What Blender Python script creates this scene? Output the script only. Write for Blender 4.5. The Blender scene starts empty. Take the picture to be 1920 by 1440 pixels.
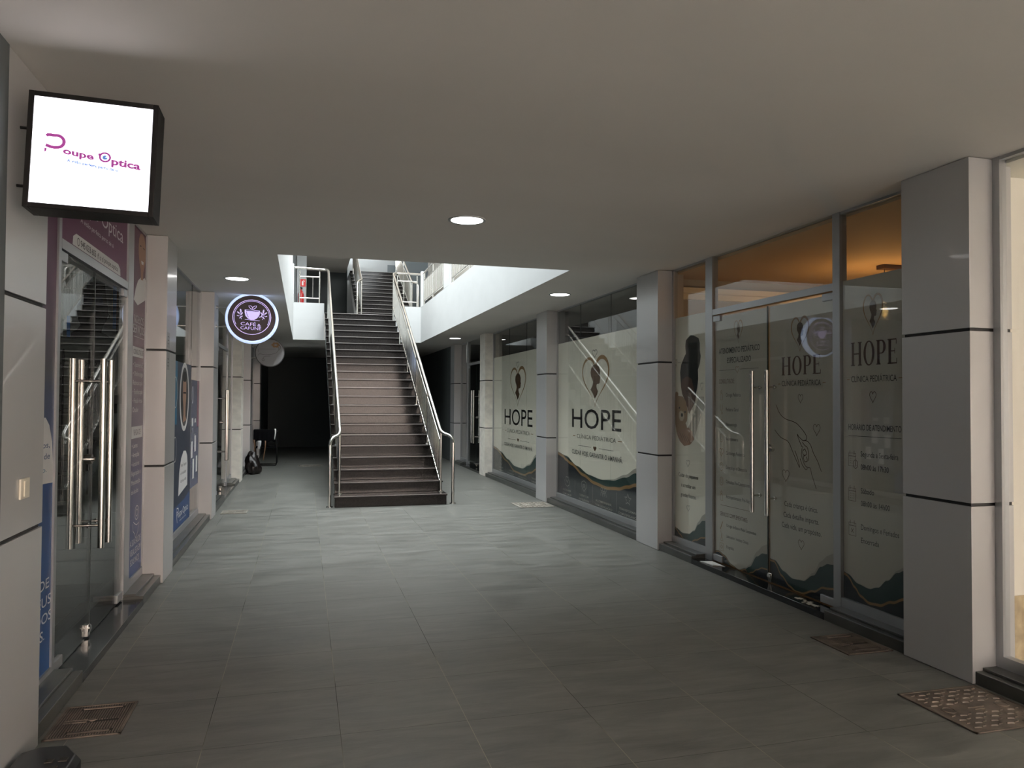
import bpy, math, random
from mathutils import Vector, Matrix
random.seed(7)
D = bpy.data
sc = bpy.context.scene
COL = sc.collection
R = math.radians

# ------------------------------------------------------------------ camera
F, YAW, PITCH, ROLL, CH = 1408.4173, R(15.46741), R(1.26329), R(0.31099), 1.55238
cam = D.objects.new('camera', D.cameras.new('camera'))
COL.objects.link(cam)
cam.data.sensor_fit = 'HORIZONTAL'; cam.data.sensor_width = 36
cam.data.lens = F / 1920 * 36
cam.data.clip_start = .05; cam.data.clip_end = 300
cy_, sy_, cp_, sp_ = math.cos(YAW), math.sin(YAW), math.cos(PITCH), math.sin(PITCH)
fw = Vector((sy_*cp_, cy_*cp_, sp_)); ri = Vector((cy_, -sy_, 0)); up = ri.cross(fw)
r2 = math.cos(ROLL)*ri + math.sin(ROLL)*up; u2 = -math.sin(ROLL)*ri + math.cos(ROLL)*up
cam.matrix_world = Matrix(((r2.x, u2.x, -fw.x, 0), (r2.y, u2.y, -fw.y, 0), (r2.z, u2.z, -fw.z, CH), (0, 0, 0, 1)))
sc.camera = cam
# ------------------------------------------------------------------ world, exposure
sc.view_settings.view_transform = 'Standard'; sc.view_settings.look = 'None'
sc.view_settings.gamma = 1; sc.view_settings.use_curve_mapping = False
sc.view_settings.exposure = 0.0
W = D.worlds.new('world'); sc.world = W; W.use_nodes = True
WB = W.node_tree.nodes['Background']
WB.inputs[0].default_value = (.93, .98, 1.0, 1); WB.inputs[1].default_value = 12.2
sc.cycles.transparent_max_bounces = 24
sc.cycles.max_bounces = 10; sc.cycles.diffuse_bounces = 5; sc.cycles.glossy_bounces = 5
sc.cycles.sample_clamp_indirect = 4
sc.cycles.use_denoising = True

def portal(name, loc, rot, sx, sy):
    l = D.lights.new(name, 'AREA'); l.shape = 'RECTANGLE'; l.size = sx; l.size_y = sy
    l.cycles.is_portal = True
    o = D.objects.new(name, l); COL.objects.link(o); o.location = loc; o.rotation_euler = rot
    return o
XR, XL, H = 3.571, -1.127, 2.936
XS, XG = 3.735, -1.285          # shopfront planes (right, left)
UP = 3.575                      # upper floor level
portal('sky_portal', (1.25, 12.8, 6.9), (0, 0, 0), 3.0, 10.6)
portal('sky_portal', (1.2, -3.0, 1.47), (R(90), 0, 0), 4.8, 2.9)
portal('sky_portal', (6.0, -3.0, 1.47), (R(90), 0, 0), 4.4, 2.9)

sun = D.lights.new('sun', 'SUN'); sun.energy = 42; sun.color = (1, .93, .86); sun.angle = R(1)
so_ = D.objects.new('sun', sun); COL.objects.link(so_); so_.rotation_euler = (R(-55), 0, R(8)); so_.location = (0, 30, 30)
# ------------------------------------------------------------------ materials
MATS = {}
def mat(name, col, rough=.5, metal=0, emit=None, es=0, bump=None, var=None, spec=.5, coat=0):
    if name in MATS: return MATS[name]
    m = D.materials.new(name); m.use_nodes = True
    nt = m.node_tree; b = nt.nodes['Principled BSDF']
    b.inputs['Base Color'].default_value = (*col, 1)
    b.inputs['Roughness'].default_value = rough; b.inputs['Metallic'].default_value = metal
    b.inputs['Specular IOR Level'].default_value = spec
    b.inputs['Coat Weight'].default_value = coat
    if emit: b.inputs['Emission Color'].default_value = (*emit, 1); b.inputs['Emission Strength'].default_value = es
    tc = nt.nodes.new('ShaderNodeTexCoord')
    if var:      # (scale vec, amount)
        mp = nt.nodes.new('ShaderNodeMapping'); mp.inputs['Scale'].default_value = var[0]
        n = nt.nodes.new('ShaderNodeTexNoise'); n.inputs['Scale'].default_value = 1; n.inputs['Detail'].default_value = 5
        cr = nt.nodes.new('ShaderNodeMapRange'); cr.inputs[1].default_value = .3; cr.inputs[2].default_value = .7
        cr.inputs[3].default_value = 1 - var[1]; cr.inputs[4].default_value = 1 + var[1]
        mx = nt.nodes.new('ShaderNodeMix'); mx.data_type = 'RGBA'; mx.blend_type = 'MULTIPLY'; mx.inputs[0].default_value = 1
        nt.links.new(tc.outputs['Object'], mp.inputs[0]); nt.links.new(mp.outputs[0], n.inputs['Vector'])
        nt.links.new(n.outputs[0], cr.inputs[0]); mx.inputs[6].default_value = (*col, 1)
        nt.links.new(cr.outputs[0], mx.inputs[7]); nt.links.new(mx.outputs[2], b.inputs['Base Color'])
    if bump:     # (scale vec, strength, distance)
        mp = nt.nodes.new('ShaderNodeMapping'); mp.inputs['Scale'].default_value = bump[0]
        n = nt.nodes.new('ShaderNodeTexNoise'); n.inputs['Scale'].default_value = 1; n.inputs['Detail'].default_value = 4
        bp = nt.nodes.new('ShaderNodeBump'); bp.inputs['Strength'].default_value = bump[1]; bp.inputs['Distance'].default_value = bump[2]
        nt.links.new(tc.outputs['Object'], mp.inputs[0]); nt.links.new(mp.outputs[0], n.inputs['Vector'])
        nt.links.new(n.outputs[0], bp.inputs['Height']); nt.links.new(bp.outputs[0], b.inputs['Normal'])
    MATS[name] = m
    return m

def glass_mat(name, tint, rough=0.0, boost=0.0):
    m = D.materials.new(name); m.use_nodes = True; nt = m.node_tree; nt.nodes.clear()
    out = nt.nodes.new('ShaderNodeOutputMaterial'); mx = nt.nodes.new('ShaderNodeMixShader')
    tr = nt.nodes.new('ShaderNodeBsdfTransparent'); tr.inputs[0].default_value = (*tint, 1)
    gl = nt.nodes.new('ShaderNodeBsdfGlossy'); gl.inputs['Roughness'].default_value = rough
    fr = nt.nodes.new('ShaderNodeLayerWeight'); fr.inputs[0].default_value = .5      # Schlick, same from both sides of the pane
    pw = nt.nodes.new('ShaderNodeMath'); pw.operation = 'POWER'; pw.inputs[1].default_value = 5; nt.links.new(fr.outputs['Facing'], pw.inputs[0])
    ad = nt.nodes.new('ShaderNodeMath'); ad.operation = 'MULTIPLY_ADD'; ad.inputs[1].default_value = .62; ad.inputs[2].default_value = .04+boost; ad.use_clamp = True
    nt.links.new(pw.outputs[0], ad.inputs[0]); nt.links.new(ad.outputs[0], mx.inputs[0])
    nt.links.new(tr.outputs[0], mx.inputs[1]); nt.links.new(gl.outputs[0], mx.inputs[2]); nt.links.new(mx.outputs[0], out.inputs[0])
    MATS[name] = m
    return m

def film_mat(name, col, transp):
    m = D.materials.new(name); m.use_nodes = True; nt = m.node_tree
    b = nt.nodes['Principled BSDF']; out = nt.nodes['Material Output']
    b.inputs['Base Color'].default_value = (*col, 1); b.inputs['Roughness'].default_value = .5; b.inputs['Specular IOR Level'].default_value = .15
    tr = nt.nodes.new('ShaderNodeBsdfTransparent'); mx = nt.nodes.new('ShaderNodeMixShader'); mx.inputs[0].default_value = transp
    nt.links.new(b.outputs[0], mx.inputs[1]); nt.links.new(tr.outputs[0], mx.inputs[2]); nt.links.new(mx.outputs[0], out.inputs[0])
    MATS[name] = m
    return m

def floor_mat():
    m = D.materials.new('floor_porcelain'); m.use_nodes = True; nt = m.node_tree; N = nt.nodes; Lk = nt.links
    b = N['Principled BSDF']; b.inputs['Specular IOR Level'].default_value = .3; tc = N.new('ShaderNodeTexCoord'); sp = N.new('ShaderNodeSeparateXYZ'); Lk.new(tc.outputs['Object'], sp.inputs[0])
    def math_(op, a, b_=None, clamp=False):
        n = N.new('ShaderNodeMath'); n.operation = op; n.use_clamp = clamp
        for i, v in enumerate((a, b_)):
            if v is None: continue
            if isinstance(v, (int, float)): n.inputs[i].default_value = v
            else: Lk.new(v, n.inputs[i])
        return n.outputs[0]
    def grid(src, off):
        s = math_('DIVIDE', math_('SUBTRACT', src, off), .6)
        f = math_('FRACT', s); e = math_('MINIMUM', f, math_('SUBTRACT', 1.0, f))
        return math_('LESS_THAN', e, .0026), math_('FLOOR', s)
    gx, ix = grid(sp.outputs[0], -.619); gy, iy = grid(sp.outputs[1], 3.70)
    g = math_('MAXIMUM', gx, gy)
    cx = N.new('ShaderNodeCombineXYZ'); Lk.new(ix, cx.inputs[0]); Lk.new(iy, cx.inputs[1])
    wn = N.new('ShaderNodeTexWhiteNoise'); Lk.new(cx.outputs[0], wn.inputs['Vector'])
    mp = N.new('ShaderNodeMapping'); mp.inputs['Scale'].default_value = (1.6, 7, 1); Lk.new(tc.outputs['Object'], mp.inputs[0])
    va = N.new('ShaderNodeVectorMath'); va.operation = 'ADD'; Lk.new(mp.outputs[0], va.inputs[0])
    vs = N.new('ShaderNodeVectorMath'); vs.operation = 'SCALE'; vs.inputs['Scale'].default_value = 9; Lk.new(wn.outputs['Color'], vs.inputs[0]); Lk.new(vs.outputs[0], va.inputs[1])
    n1 = N.new('ShaderNodeTexNoise'); n1.inputs['Scale'].default_value = 1.3; n1.inputs['Detail'].default_value = 7; n1.inputs['Roughness'].default_value = .62; n1.inputs['Distortion'].default_value = .6
    Lk.new(va.outputs[0], n1.inputs['Vector'])
    cr = N.new('ShaderNodeValToRGB'); cr.color_ramp.elements[0].position = .3; cr.color_ramp.elements[0].color = (.086, .088, .079, 1)
    cr.color_ramp.elements[1].position = .72; cr.color_ramp.elements[1].color = (.185, .187, .171, 1); Lk.new(n1.outputs[0], cr.inputs[0])
    # grout: pale dusty in places, dark in others
    ng = N.new('ShaderNodeTexNoise'); ng.inputs['Scale'].default_value = 1.1; ng.inputs['Detail'].default_value = 3; Lk.new(tc.outputs['Object'], ng.inputs['Vector'])
    cg = N.new('ShaderNodeValToRGB'); cg.color_ramp.elements[0].position = .40; cg.color_ramp.elements[0].color = (.045, .045, .04, 1)
    cg.color_ramp.elements[1].position = .50; cg.color_ramp.elements[1].color = (.30, .29, .23, 1); Lk.new(ng.outputs[0], cg.inputs[0])
    # transverse joints are tighter and darker than the long ones
    gd = N.new('ShaderNodeMix'); gd.data_type = 'RGBA'; Lk.new(gx, gd.inputs[0]); gd.inputs[6].default_value = (.075, .076, .068, 1); Lk.new(cg.outputs[0], gd.inputs[7])
    mx = N.new('ShaderNodeMix'); mx.data_type = 'RGBA'; Lk.new(g, mx.inputs[0]); Lk.new(cr.outputs[0], mx.inputs[6]); Lk.new(gd.outputs[2], mx.inputs[7])
    Lk.new(mx.outputs[2], b.inputs['Base Color'])
    rr = N.new('ShaderNodeMapRange'); rr.inputs[1].default_value = .3; rr.inputs[2].default_value = .7; rr.inputs[3].default_value = .36; rr.inputs[4].default_value = .52
    Lk.new(n1.outputs[0], rr.inputs[0]); Lk.new(math_('MAXIMUM', rr.outputs[0], math_('MULTIPLY', g, .9)), b.inputs['Roughness'])
    bp = N.new('ShaderNodeBump'); bp.inputs['Strength'].default_value = .38; bp.inputs['Distance'].default_value = .01
    Lk.new(math_('SUBTRACT', n1.outputs[0], math_('MULTIPLY', g, .3)), bp.inputs['Height']); Lk.new(bp.outputs[0], b.inputs['Normal'])
    MATS['floor'] = m
    return m
floor_mat()
mat('ceiling', (.68, .65, .61), .85, var=((.5, .9, 1), .04))
mat('white_paint', (.47, .485, .485), .7, var=((1.5, 1.5, 3), .035))
mat('grey_paint', (.20, .22, .23), .7)
mat('pale_grey', (.34, .36, .37), .7)
mat('dark_wall', (.075, .088, .09), .6)
mat('clad', (.50, .50, .50), .33, metal=.3, var=((1, 1, .4), .03), coat=.15)
mat('clad_dusty', (.72, .69, .62), .6, var=((6, 6, 9), .12))
mat('groove', (.008, .008, .008), .6)
mat('alu', (.40, .41, .42), .38, metal=.7)
mat('alu_dark', (.22, .23, .24), .4, metal=.6)
mat('steel', (.72, .70, .66), .14, metal=1)
mat('granite', (.018, .016, .015), .12, spec=.19, var=((60, 60, 60), .5), bump=((9, 9, 9), .02, .004))
mat('granite_edge', (.30, .28, .27), .3)  # pale colour that paints the shine along the tread edges
mat('plinth', (.055, .057, .052), .3, var=((5, 5, 5), .25))
mat('threshold', (.010, .011, .011), .12, var=((4, 9, 4), .4))
glass_mat('glass', (.95, .96, .95), 0, .01)
glass_mat('glass_plain', (.93, .96, .95), 0, 0)
glass_mat('bulb_glass', (.95, .9, .8), 0, .08)
film_mat('film_cream', (.86, .81, .71), .08); film_mat('film_door', (.60, .57, .51), .08)
film_mat('film_navy', (.012, .017, .025), .0)
mat('teal', (.02, .052, .05), .6, spec=.2); mat('gold', (.30, .16, .055), .45); mat('bronze', (.10, .045, .018), .5)
mat('ink', (.012, .010, .012), .5); mat('ink_brown', (.085, .034, .02), .5); mat('sand', (.40, .37, .32), .5)
mat('ink_grey', (.10, .09, .08), .5); mat('white_ink', (.62, .62, .62), .5); mat('pale_ink', (.32, .31, .28), .5)
mat('purple', (.105, .022, .065), .5); mat('plum_grey', (.085, .062, .095), .5); mat('blue_film', (.010, .045, .15), .5)
mat('blue_bright', (.01, .10, .30), .5); mat('cyan_film', (.01, .12, .22), .5); mat('lilac', (.20, .22, .40), .5)
mat('skin_dark', (.085, .035, .02), .6); mat('skin_tan', (.32, .19, .13), .6); mat('hair', (.007, .006, .006), .7)
mat('bear', (.34, .22, .13), .8); mat('bear_light', (.55, .45, .34), .8); mat('hoodie', (.42, .39, .34), .8)
mat('black', (.006, .006, .006), .45, spec=.2); mat('black_gloss', (.008, .008, .008), .3, spec=.25); mat('black_cloth', (.005, .005, .006), .9, spec=.05)
mat('red', (.35, .008, .008), .35); mat('red_sign', (.55, .02, .02), .5)
mat('switch', (.75, .70, .58), .4)
mat('lamp_face', (1, 1, 1), .5, emit=(1, .99, .97), es=9)
mat('box_light', (.9, .9, .95), .5, emit=(.93, .92, 1.0), es=1.6)
mat('ring_light', (.7, .8, 1), .5, emit=(.50, .64, 1.0), es=1.0)
mat('sign_lilac', (.6, .5, .9), .5, emit=(.62, .52, .95), es=.85)
mat('sign_black', (.03, .015, .022), .4)
mat('logo_purple', (.22, .02, .16), .5, emit=(.24, .045, .22), es=.8); mat('logo_blue', (.10, .25, .60), .5, emit=(.05, .10, .34), es=.6)
mat('sign_grey', (.34, .34, .35), .5); mat('sign_rim', (.07, .07, .07), .5)
mat('cream_wall', (.86, .83, .74), .8, var=((1.5, 1.5, 1.5), .05)); mat('raw_plaster', (.36, .29, .18), .9, var=((14, 14, 14), .35))
mat('shop_wall', (.15, .18, .175), .7); mat('shop_dark', (.03, .032, .03), .7); mat('shop_ceiling', (.50, .40, .30), .8)
mat('shop_floor', (.20, .21, .20), .25)
mat('iron', (.15, .12, .095), .55, metal=.25, var=((9, 9, 9), .4)); mat('iron_pale', (.30, .28, .24), .6, var=((25, 25, 25), .3))
mat('iron_dark', (.03, .025, .02), .8)
mat('bulb', (1, .7, .3), .5, emit=(1, .62, .22), es=60)
mat('concrete', (.42, .36, .32), .9, var=((.6, .6, .6), .1)); mat('paper', (.7, .7, .68), .8)
mat('wood', (.16, .09, .05), .5); mat('orange_strip', (.6, .3, .12), .6)
mat('glass_edge', (.02, .03, .028), .3)

# ------------------------------------------------------------------ mesh builder
class MB:
    def __init__(s): s.v = []; s.f = []; s.sm = []
    def add(s, vs, fs, smooth=False):
        n = len(s.v); s.v += [tuple(v) for v in vs]
        for f in fs: s.f.append([i+n for i in f]); s.sm.append(smooth)
        return s
    def box(s, x0, x1, y0, y1, z0, z1):
        x0, x1 = sorted((x0, x1)); y0, y1 = sorted((y0, y1)); z0, z1 = sorted((z0, z1))
        return s.add([(x0,y0,z0),(x1,y0,z0),(x1,y1,z0),(x0,y1,z0),(x0,y0,z1),(x1,y0,z1),(x1,y1,z1),(x0,y1,z1)],
              [(0,3,2,1),(4,5,6,7),(0,1,5,4),(1,2,6,5),(2,3,7,6),(3,0,4,7)])
    def cyl(s, p0, p1, r, n=16, r1=None, caps=True):
        p0 = Vector(p0); p1 = Vector(p1); d = (p1-p0).normalized()
        a = d.orthogonal().normalized(); b = d.cross(a); r1 = r if r1 is None else r1; vs = []
        for p, q in ((p0, r), (p1, r1)):
            for i in range(n):
                t = 2*math.pi*i/n; vs.append(p + a*q*math.cos(t) + b*q*math.sin(t))
        s.add(vs, [(i, (i+1) % n, n+(i+1) % n, n+i) for i in range(n)], True)
        if caps: s.add(vs, [list(range(n))[::-1], list(range(n, 2*n))])
        return s
    def tube(s, pts, r, n=12):
        pts = [Vector(p) for p in pts]; rings = []
        d0 = (pts[1]-pts[0]).normalized(); a = d0.orthogonal().normalized()
        for i, p in enumerate(pts):
            d = (pts[min(i+1, len(pts)-1)]-pts[max(i-1, 0)]).normalized()
            a = (a - d*a.dot(d)).normalized(); b = d.cross(a)
            rings.append([p + a*r*math.cos(2*math.pi*k/n) + b*r*math.sin(2*math.pi*k/n) for k in range(n)])
        vs = [v for q in rings for v in q]
        fs = [(i*n+k, i*n+(k+1) % n, (i+1)*n+(k+1) % n, (i+1)*n+k) for i in range(len(pts)-1) for k in range(n)]
        s.add(vs, fs, True); s.add(vs, [list(range(n))[::-1], list(range(len(vs)-n, len(vs)))])
        return s
    def lathe(s, c, prof, n=32, axis='z'):
        c = Vector(c); vs = []
        for r, h in prof:
            for k in range(n):
                t = 2*math.pi*k/n; x, y = r*math.cos(t), r*math.sin(t)
                vs.append(c + (Vector((x, y, h)) if axis == 'z' else Vector((x, h, y)) if axis == 'y' else Vector((h, x, y))))
        fs = [(i*n+k, i*n+(k+1) % n, (i+1)*n+(k+1) % n, (i+1)*n+k) for i in range(len(prof)-1) for k in range(n)]
        return s.add(vs, fs, True)
    def build(s, name, m, parent=None, bevel=0, local=False):
        me = D.meshes.new(name); vs = s.v
        if parent is not None and not local:
            o = wloc(parent); vs = [(v[0]-o[0], v[1]-o[1], v[2]-o[2]) for v in vs]
        elif parent is None:
            xs = [v[0] for v in vs]; ys = [v[1] for v in vs]; zs = [v[2] for v in vs]
            base = ((min(xs)+max(xs))/2, (min(ys)+max(ys))/2, min(zs)) if not local else (0, 0, 0)
            vs = [(v[0]-base[0], v[1]-base[1], v[2]-base[2]) for v in vs]
        me.from_pydata(vs, [], s.f); me.polygons.foreach_set('use_smooth', s.sm); me.update()
        try: me.set_sharp_from_angle(angle=R(40))
        except Exception: pass
        me.materials.append(MATS[m] if isinstance(m, str) else m)
        o = D.objects.new(name, me); COL.objects.link(o)
        if parent is not None: o.parent = parent
        elif not local: o.location = base
        if bevel:
            bv = o.modifiers.new('bevel', 'BEVEL'); bv.width = bevel; bv.segments = 2; bv.limit_method = 'ANGLE'
        return o
def wloc(o):
    v = Vector(o.location)
    while o.parent is not None: o = o.parent; v += Vector(o.location)
    return v
def tag(o, label=None, cat=None, group=None, kind=None):
    if label: o['label'] = label
    if cat: o['category'] = cat
    if group: o['group'] = group
    if kind: o['kind'] = kind
    return o
def empty(name, loc, label=None, cat=None, group=None, kind=None):
    o = D.objects.new(name, None); COL.objects.link(o); o.location = loc; o.empty_display_size = .1
    return tag(o, label, cat, group, kind)
def struct(name, mb, m, bevel=0): return tag(mb.build(name, m, bevel=bevel), kind='structure')
def copy_tree(o, parent=None, name=None):
    c = o.copy(); COL.objects.link(c)
    if parent is not None: c.parent = parent
    for ch in list(o.children): copy_tree(ch, c)
    return c

# ------------------------------------------------------------------ flat artwork on a wall plane
class Art:
    """side 'R': plane x=const seen from -x ; 'L': plane x=const seen from +x ; 'Y': plane y=const seen from -y
       coordinates (a, z): a is world y (R, L) or world x (Y)"""
    def __init__(s, side, pos): s.side = side; s.pos = pos; s.mb = {}
    def P(s, a, z, off):
        if s.side == 'R': return (s.pos-off, a, z)
        if s.side == 'L': return (s.pos+off, a, z)
        return (a, s.pos-off, z)
    def m(s, key): return s.mb.setdefault(key, MB())
    def poly(s, key, pts, off=.001):
        s.m(key).add([s.P(a, z, off) for a, z in pts], [list(range(len(pts)))])
    def rect(s, key, a0, a1, z0, z1, off=.001): s.poly(key, [(a0, z0), (a1, z0), (a1, z1), (a0, z1)], off)
    def band(s, key, top, bot, off=.001):
        n = len(top); s.m(key).add([s.P(a, z, off) for a, z in top+bot], [(i, i+1, n+i+1, n+i) for i in range(n-1)])
    def line(s, key, pts, w, off=.0015, closed=False):
        n = len(pts); vs = []
        for i, p in enumerate(pts):
            q0 = pts[(i-1) % n] if (closed or i) else p; q1 = pts[(i+1) % n] if (closed or i < n-1) else p
            d = Vector((q1[0]-q0[0], q1[1]-q0[1])); d = d.normalized() if d.length > 1e-9 else Vector((1, 0)); nn = Vector((-d.y, d.x))*w/2
            vs += [(p[0]+nn.x, p[1]+nn.y), (p[0]-nn.x, p[1]-nn.y)]
        k = n if closed else n-1
        s.m(key).add([s.P(a, z, off) for a, z in vs], [(2*i, 2*i+1, (2*i+3) % (2*n), (2*i+2) % (2*n)) for i in range(k)])
    def ell(s, key, c, ra, rz, off=.0015, n=28):
        s.poly(key, [(c[0]+ra*math.cos(2*math.pi*i/n), c[1]+rz*math.sin(2*math.pi*i/n)) for i in range(n)], off)
    def ring(s, key, c, ra, rz, w, off=.0015, n=32):
        s.line(key, [(c[0]+ra*math.cos(2*math.pi*i/n), c[1]+rz*math.sin(2*math.pi*i/n)) for i in range(n)], w, off, True)
    def heart(s, key, c, w, h, lw, off=.0016, gap=False):
        pts = []
        for i in range(40):
            t = 2*math.pi*i/40
            pts.append((c[0]+w/2*(16*math.sin(t)**3)/16, c[1]+h/2*(13*math.cos(t)-5*math.cos(2*t)-2*math.cos(3*t)-math.cos(4*t)+2.5)/14.5))
        if lw: s.line(key, pts, lw, off, True)
        else: s.poly(key, pts, off)
    def text(s, key, txt, aL, aR, zb, cap, off=.002, bold=0.0):
        vs, fs, (x0, x1), ch = glyphs(txt, bold)
        k = (aR-aL)/(x1-x0); kz = cap/ch
        s.m(key).add([s.P(aL+(x-x0)*k, zb+y*kz, off) for x, y in vs], fs)
    def build(s, parent, names):
        """names: key -> part name ; material is the key's first item"""
        out = []
        for key, mb in s.mb.items():
            m = key[0] if isinstance(key, tuple) else key
            out.append(mb.build(names.get(key, key[1] if isinstance(key, tuple) else 'print'), m, parent))
        return out
_g = {}
def glyphs(txt, bold):
    if (txt, bold) in _g: return _g[(txt, bold)]
    def one(t):
        cu = D.curves.new('t', 'FONT'); cu.body = t; cu.size = 1; cu.offset = bold; cu.resolution_u = 3; cu.fill_mode = 'FRONT'
        ob = D.objects.new('t', cu); COL.objects.link(ob); bpy.context.view_layer.update()
        dg = bpy.context.evaluated_depsgraph_get(); me = ob.evaluated_get(dg).to_mesh()
        vs = [(v.co.x, v.co.y) for v in me.vertices]; fs = [list(p.vertices) for p in me.polygons]
        ob.evaluated_get(dg).to_mesh_clear(); D.objects.remove(ob); D.curves.remove(cu)
        return vs, fs
    vs, fs = one(txt); hv, _ = one('H')
    xs = [v[0] for v in vs]
    _g[(txt, bold)] = (vs, fs, (min(xs), max(xs)), max(v[1] for v in hv))
    return _g[(txt, bold)]

def serif(art, key, word, aL, aR, zb, cap, off=.002):
    """bold-contrast serif capitals H O P E drawn as polygons in a unit-high box"""
    W_ = {'H': .82, 'O': .80, 'P': .66, 'E': .66}; gap = .13
    tot = sum(W_[c] for c in word)+gap*(len(word)-1); k = (aR-aL)/tot; x = 0
    def rc(x0, x1, y0, y1): art.rect(key, aL+(x+x0)*k, aL+(x+x1)*k, zb+y0*cap, zb+y1*cap, off)
    def arc(cx, cy, rx, ry, wx, wy, t0, t1, n=24):
        o = []; i_ = []
        for j in range(n+1):
            t = t0+(t1-t0)*j/n; o.append((aL+(x+cx+rx*math.cos(t))*k, zb+(cy+ry*math.sin(t))*cap))
            i_.append((aL+(x+cx+(rx-wx)*math.cos(t))*k, zb+(cy+(ry-wy)*math.sin(t))*cap))
        art.band(key, o, i_, off)
    for c in word:
        w = W_[c]
        if c == 'H':
            for q in (.06, w-.23): rc(q, q+.17, 0, 1); rc(q-.06, q+.23, 0, .04); rc(q-.06, q+.23, .96, 1)
            rc(.2, w-.2, .48, .53)
        elif c == 'O': arc(w/2, .5, w/2, .52, .17, .05, 0, 2*math.pi, 40)
        elif c == 'P':
            rc(.06, .23, 0, 1); rc(0, .30, 0, .04); rc(0, .1, .965, 1); rc(.2, .38, .955, 1); rc(.2, .38, .44, .48)
            arc(.38, .72, w-.38, .28, .17, .05, -math.pi/2, math.pi/2)
        elif c == 'E':
            rc(.06, .23, 0, 1); rc(0, w-.03, 0, .05); rc(0, w-.06, .955, 1); rc(.2, w-.16, .49, .53)
            rc(w-.07, w-.03, 0, .22); rc(w-.10, w-.06, .78, 1); rc(w-.19, w-.16, .40, .62)
        x += w+gap

def bust(art, key, cx, zb, w, h, off=.0018, mirror=1):
    """child's head and shoulder in profile"""
    p = [(-.30, .62), (-.34, .74), (-.30, .88), (-.15, .98), (.08, 1.0), (.26, .93), (.36, .80), (.36, .70), (.34, .64), (.41, .56), (.36, .53), (.37, .48),
         (.34, .45), (.35, .40), (.28, .36), (.14, .36), (.10, .30), (.12, .22), (.22, .12), (.14, .0), (-.02, -.12), (-.16, .04), (-.34, .18), (-.20, .30), (-.14, .42), (-.20, .52)]
    art.poly(key, [(cx+mirror*a*w, zb+z*h) for a, z in p], off)

def heart_logo(art, side, c, w, h, lw, gold='gold', dark='bronze'):
    """tall heart of two open strokes with a child's bust inside"""
    sgn = -1 if side == 'R' else 1
    L_, R_ = [], []
    for i in range(25):
        t = math.pi*i/24          # t 0 (top notch) to pi (tip)
        a = (16*math.sin(t)**3)/16*w/2; z = (13*math.cos(t)-5*math.cos(2*t)-2*math.cos(3*t)-math.cos(4*t)+2.5)/14.5*h/2
        R_.append((c[0]+sgn*a, c[1]+z)); L_.append((c[0]-sgn*a, c[1]+z))
    def taper(pts, k0, k1):
        n = len(pts); o = []; q = []
        for i, p in enumerate(pts):
            j0 = pts[max(i-1, 0)]; j1 = pts[min(i+1, n-1)]; d = Vector((j1[0]-j0[0], j1[1]-j0[1])).normalized()
            ww = lw*(.25+.75*math.sin(math.pi*min(1, i/n*1.25+.1)))*(k0+(k1-k0)*i/n)
            o.append((p[0]-d.y*ww/2, p[1]+d.x*ww/2)); q.append((p[0]+d.y*ww/2, p[1]-d.x*ww/2))
        art.band((gold, 'heart_outline'), o, q, .0016)
    taper(L_, 1, .7); taper(R_, 1.3, 1)
    bust(art, (dark, 'child_silhouette'), c[0]+sgn*.0*w, c[1]-.26*h, sgn*w*.52, h*.62, .0018)

# ------------------------------------------------------------------ the setting
struct('floor', MB().box(-8, 12, -3.2, 27, -.2, 0), 'floor')
struct('ceiling', MB().box(-8, 12, -3, 7.488, H, UP).box(-8, -.262, 7.488, 18.052, H, UP).box(2.702, 12, 7.488, 18.052, H, UP).box(-8, 12, 18.052, 27, H, UP), 'ceiling')
struct('wall_back', MB().box(-1.6, 4.6, 25.6, 25.8, 0, H), 'dark_wall')
struct('wall_left', MB().box(-1.45, XL, 21.5, 25.6, 0, H), 'dark_wall')
struct('wall_left', MB().box(-1.45, XL, -3, 3.335, 0, H), 'dark_wall')
struct('wall_right', MB().box(3.62, 3.9, 18.76, 25.6, 0, H).box(3.66, 3.9, 19.4, 19.42, 0, 2), 'dark_wall')
# outdoors in front of the arcade, plus unseen walls added to block light
struct('floor_outside', MB().box(-30, 40, -40, -3.2, -.2, -.02), 'concrete')
struct('wall_next_building', MB().box(-8, XL, -9.5, -3.01, -.02, 8), 'grey_paint')  # unseen block added to cut skylight from the left of the entrance
struct('wall_tower', MB().box(-10, 14, 27.1, 28, -.2, 22), 'pale_grey')  # unseen tall wall added to keep direct sun out of the well
struct('wall_across_street', MB().box(1.0, 35, -16, -15, -.02, 7.5), mat('pink_render', (.80, .68, .62), .8))
struct('wall_next_building', MB().box(-8, XL, -9.5, -3.01, -.02, 8), 'grey_paint')  # same added sky-blocking mass again
struct('wall_tower', MB().box(-10, 14, 27.1, 28, -.2, 22), 'pale_grey')  # same added sun-blocking wall again
struct('wall_across_street', MB().box(-25, 1.0, -16, -15, -.02, 7.5), mat('brown_render', (.20, .15, .12), .8, var=((.35, .35, .5), .5)))
# light well lining
t = struct('trim_1', MB().box(2.70, 2.78, 7.49, 18.17, H+.001, 3.80).box(2.05, 2.78, 18.05, 18.17, H+.001, 3.80), 'white_paint')
struct('trim_2', MB().box(-.34, -.26, 7.49, 18.17, H+.001, 3.80).box(-.34, .43, 18.05, 18.17, H+.001, 3.80), 'white_paint')
struct('trim_3', MB().box(-.34, 2.78, 7.41, 7.49, H+.001, 3.80), 'white_paint')
struct('wall_well', MB().box(-.34, -.26, 7.49, 16.5, 3.80, 6.6), 'white_paint')
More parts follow.
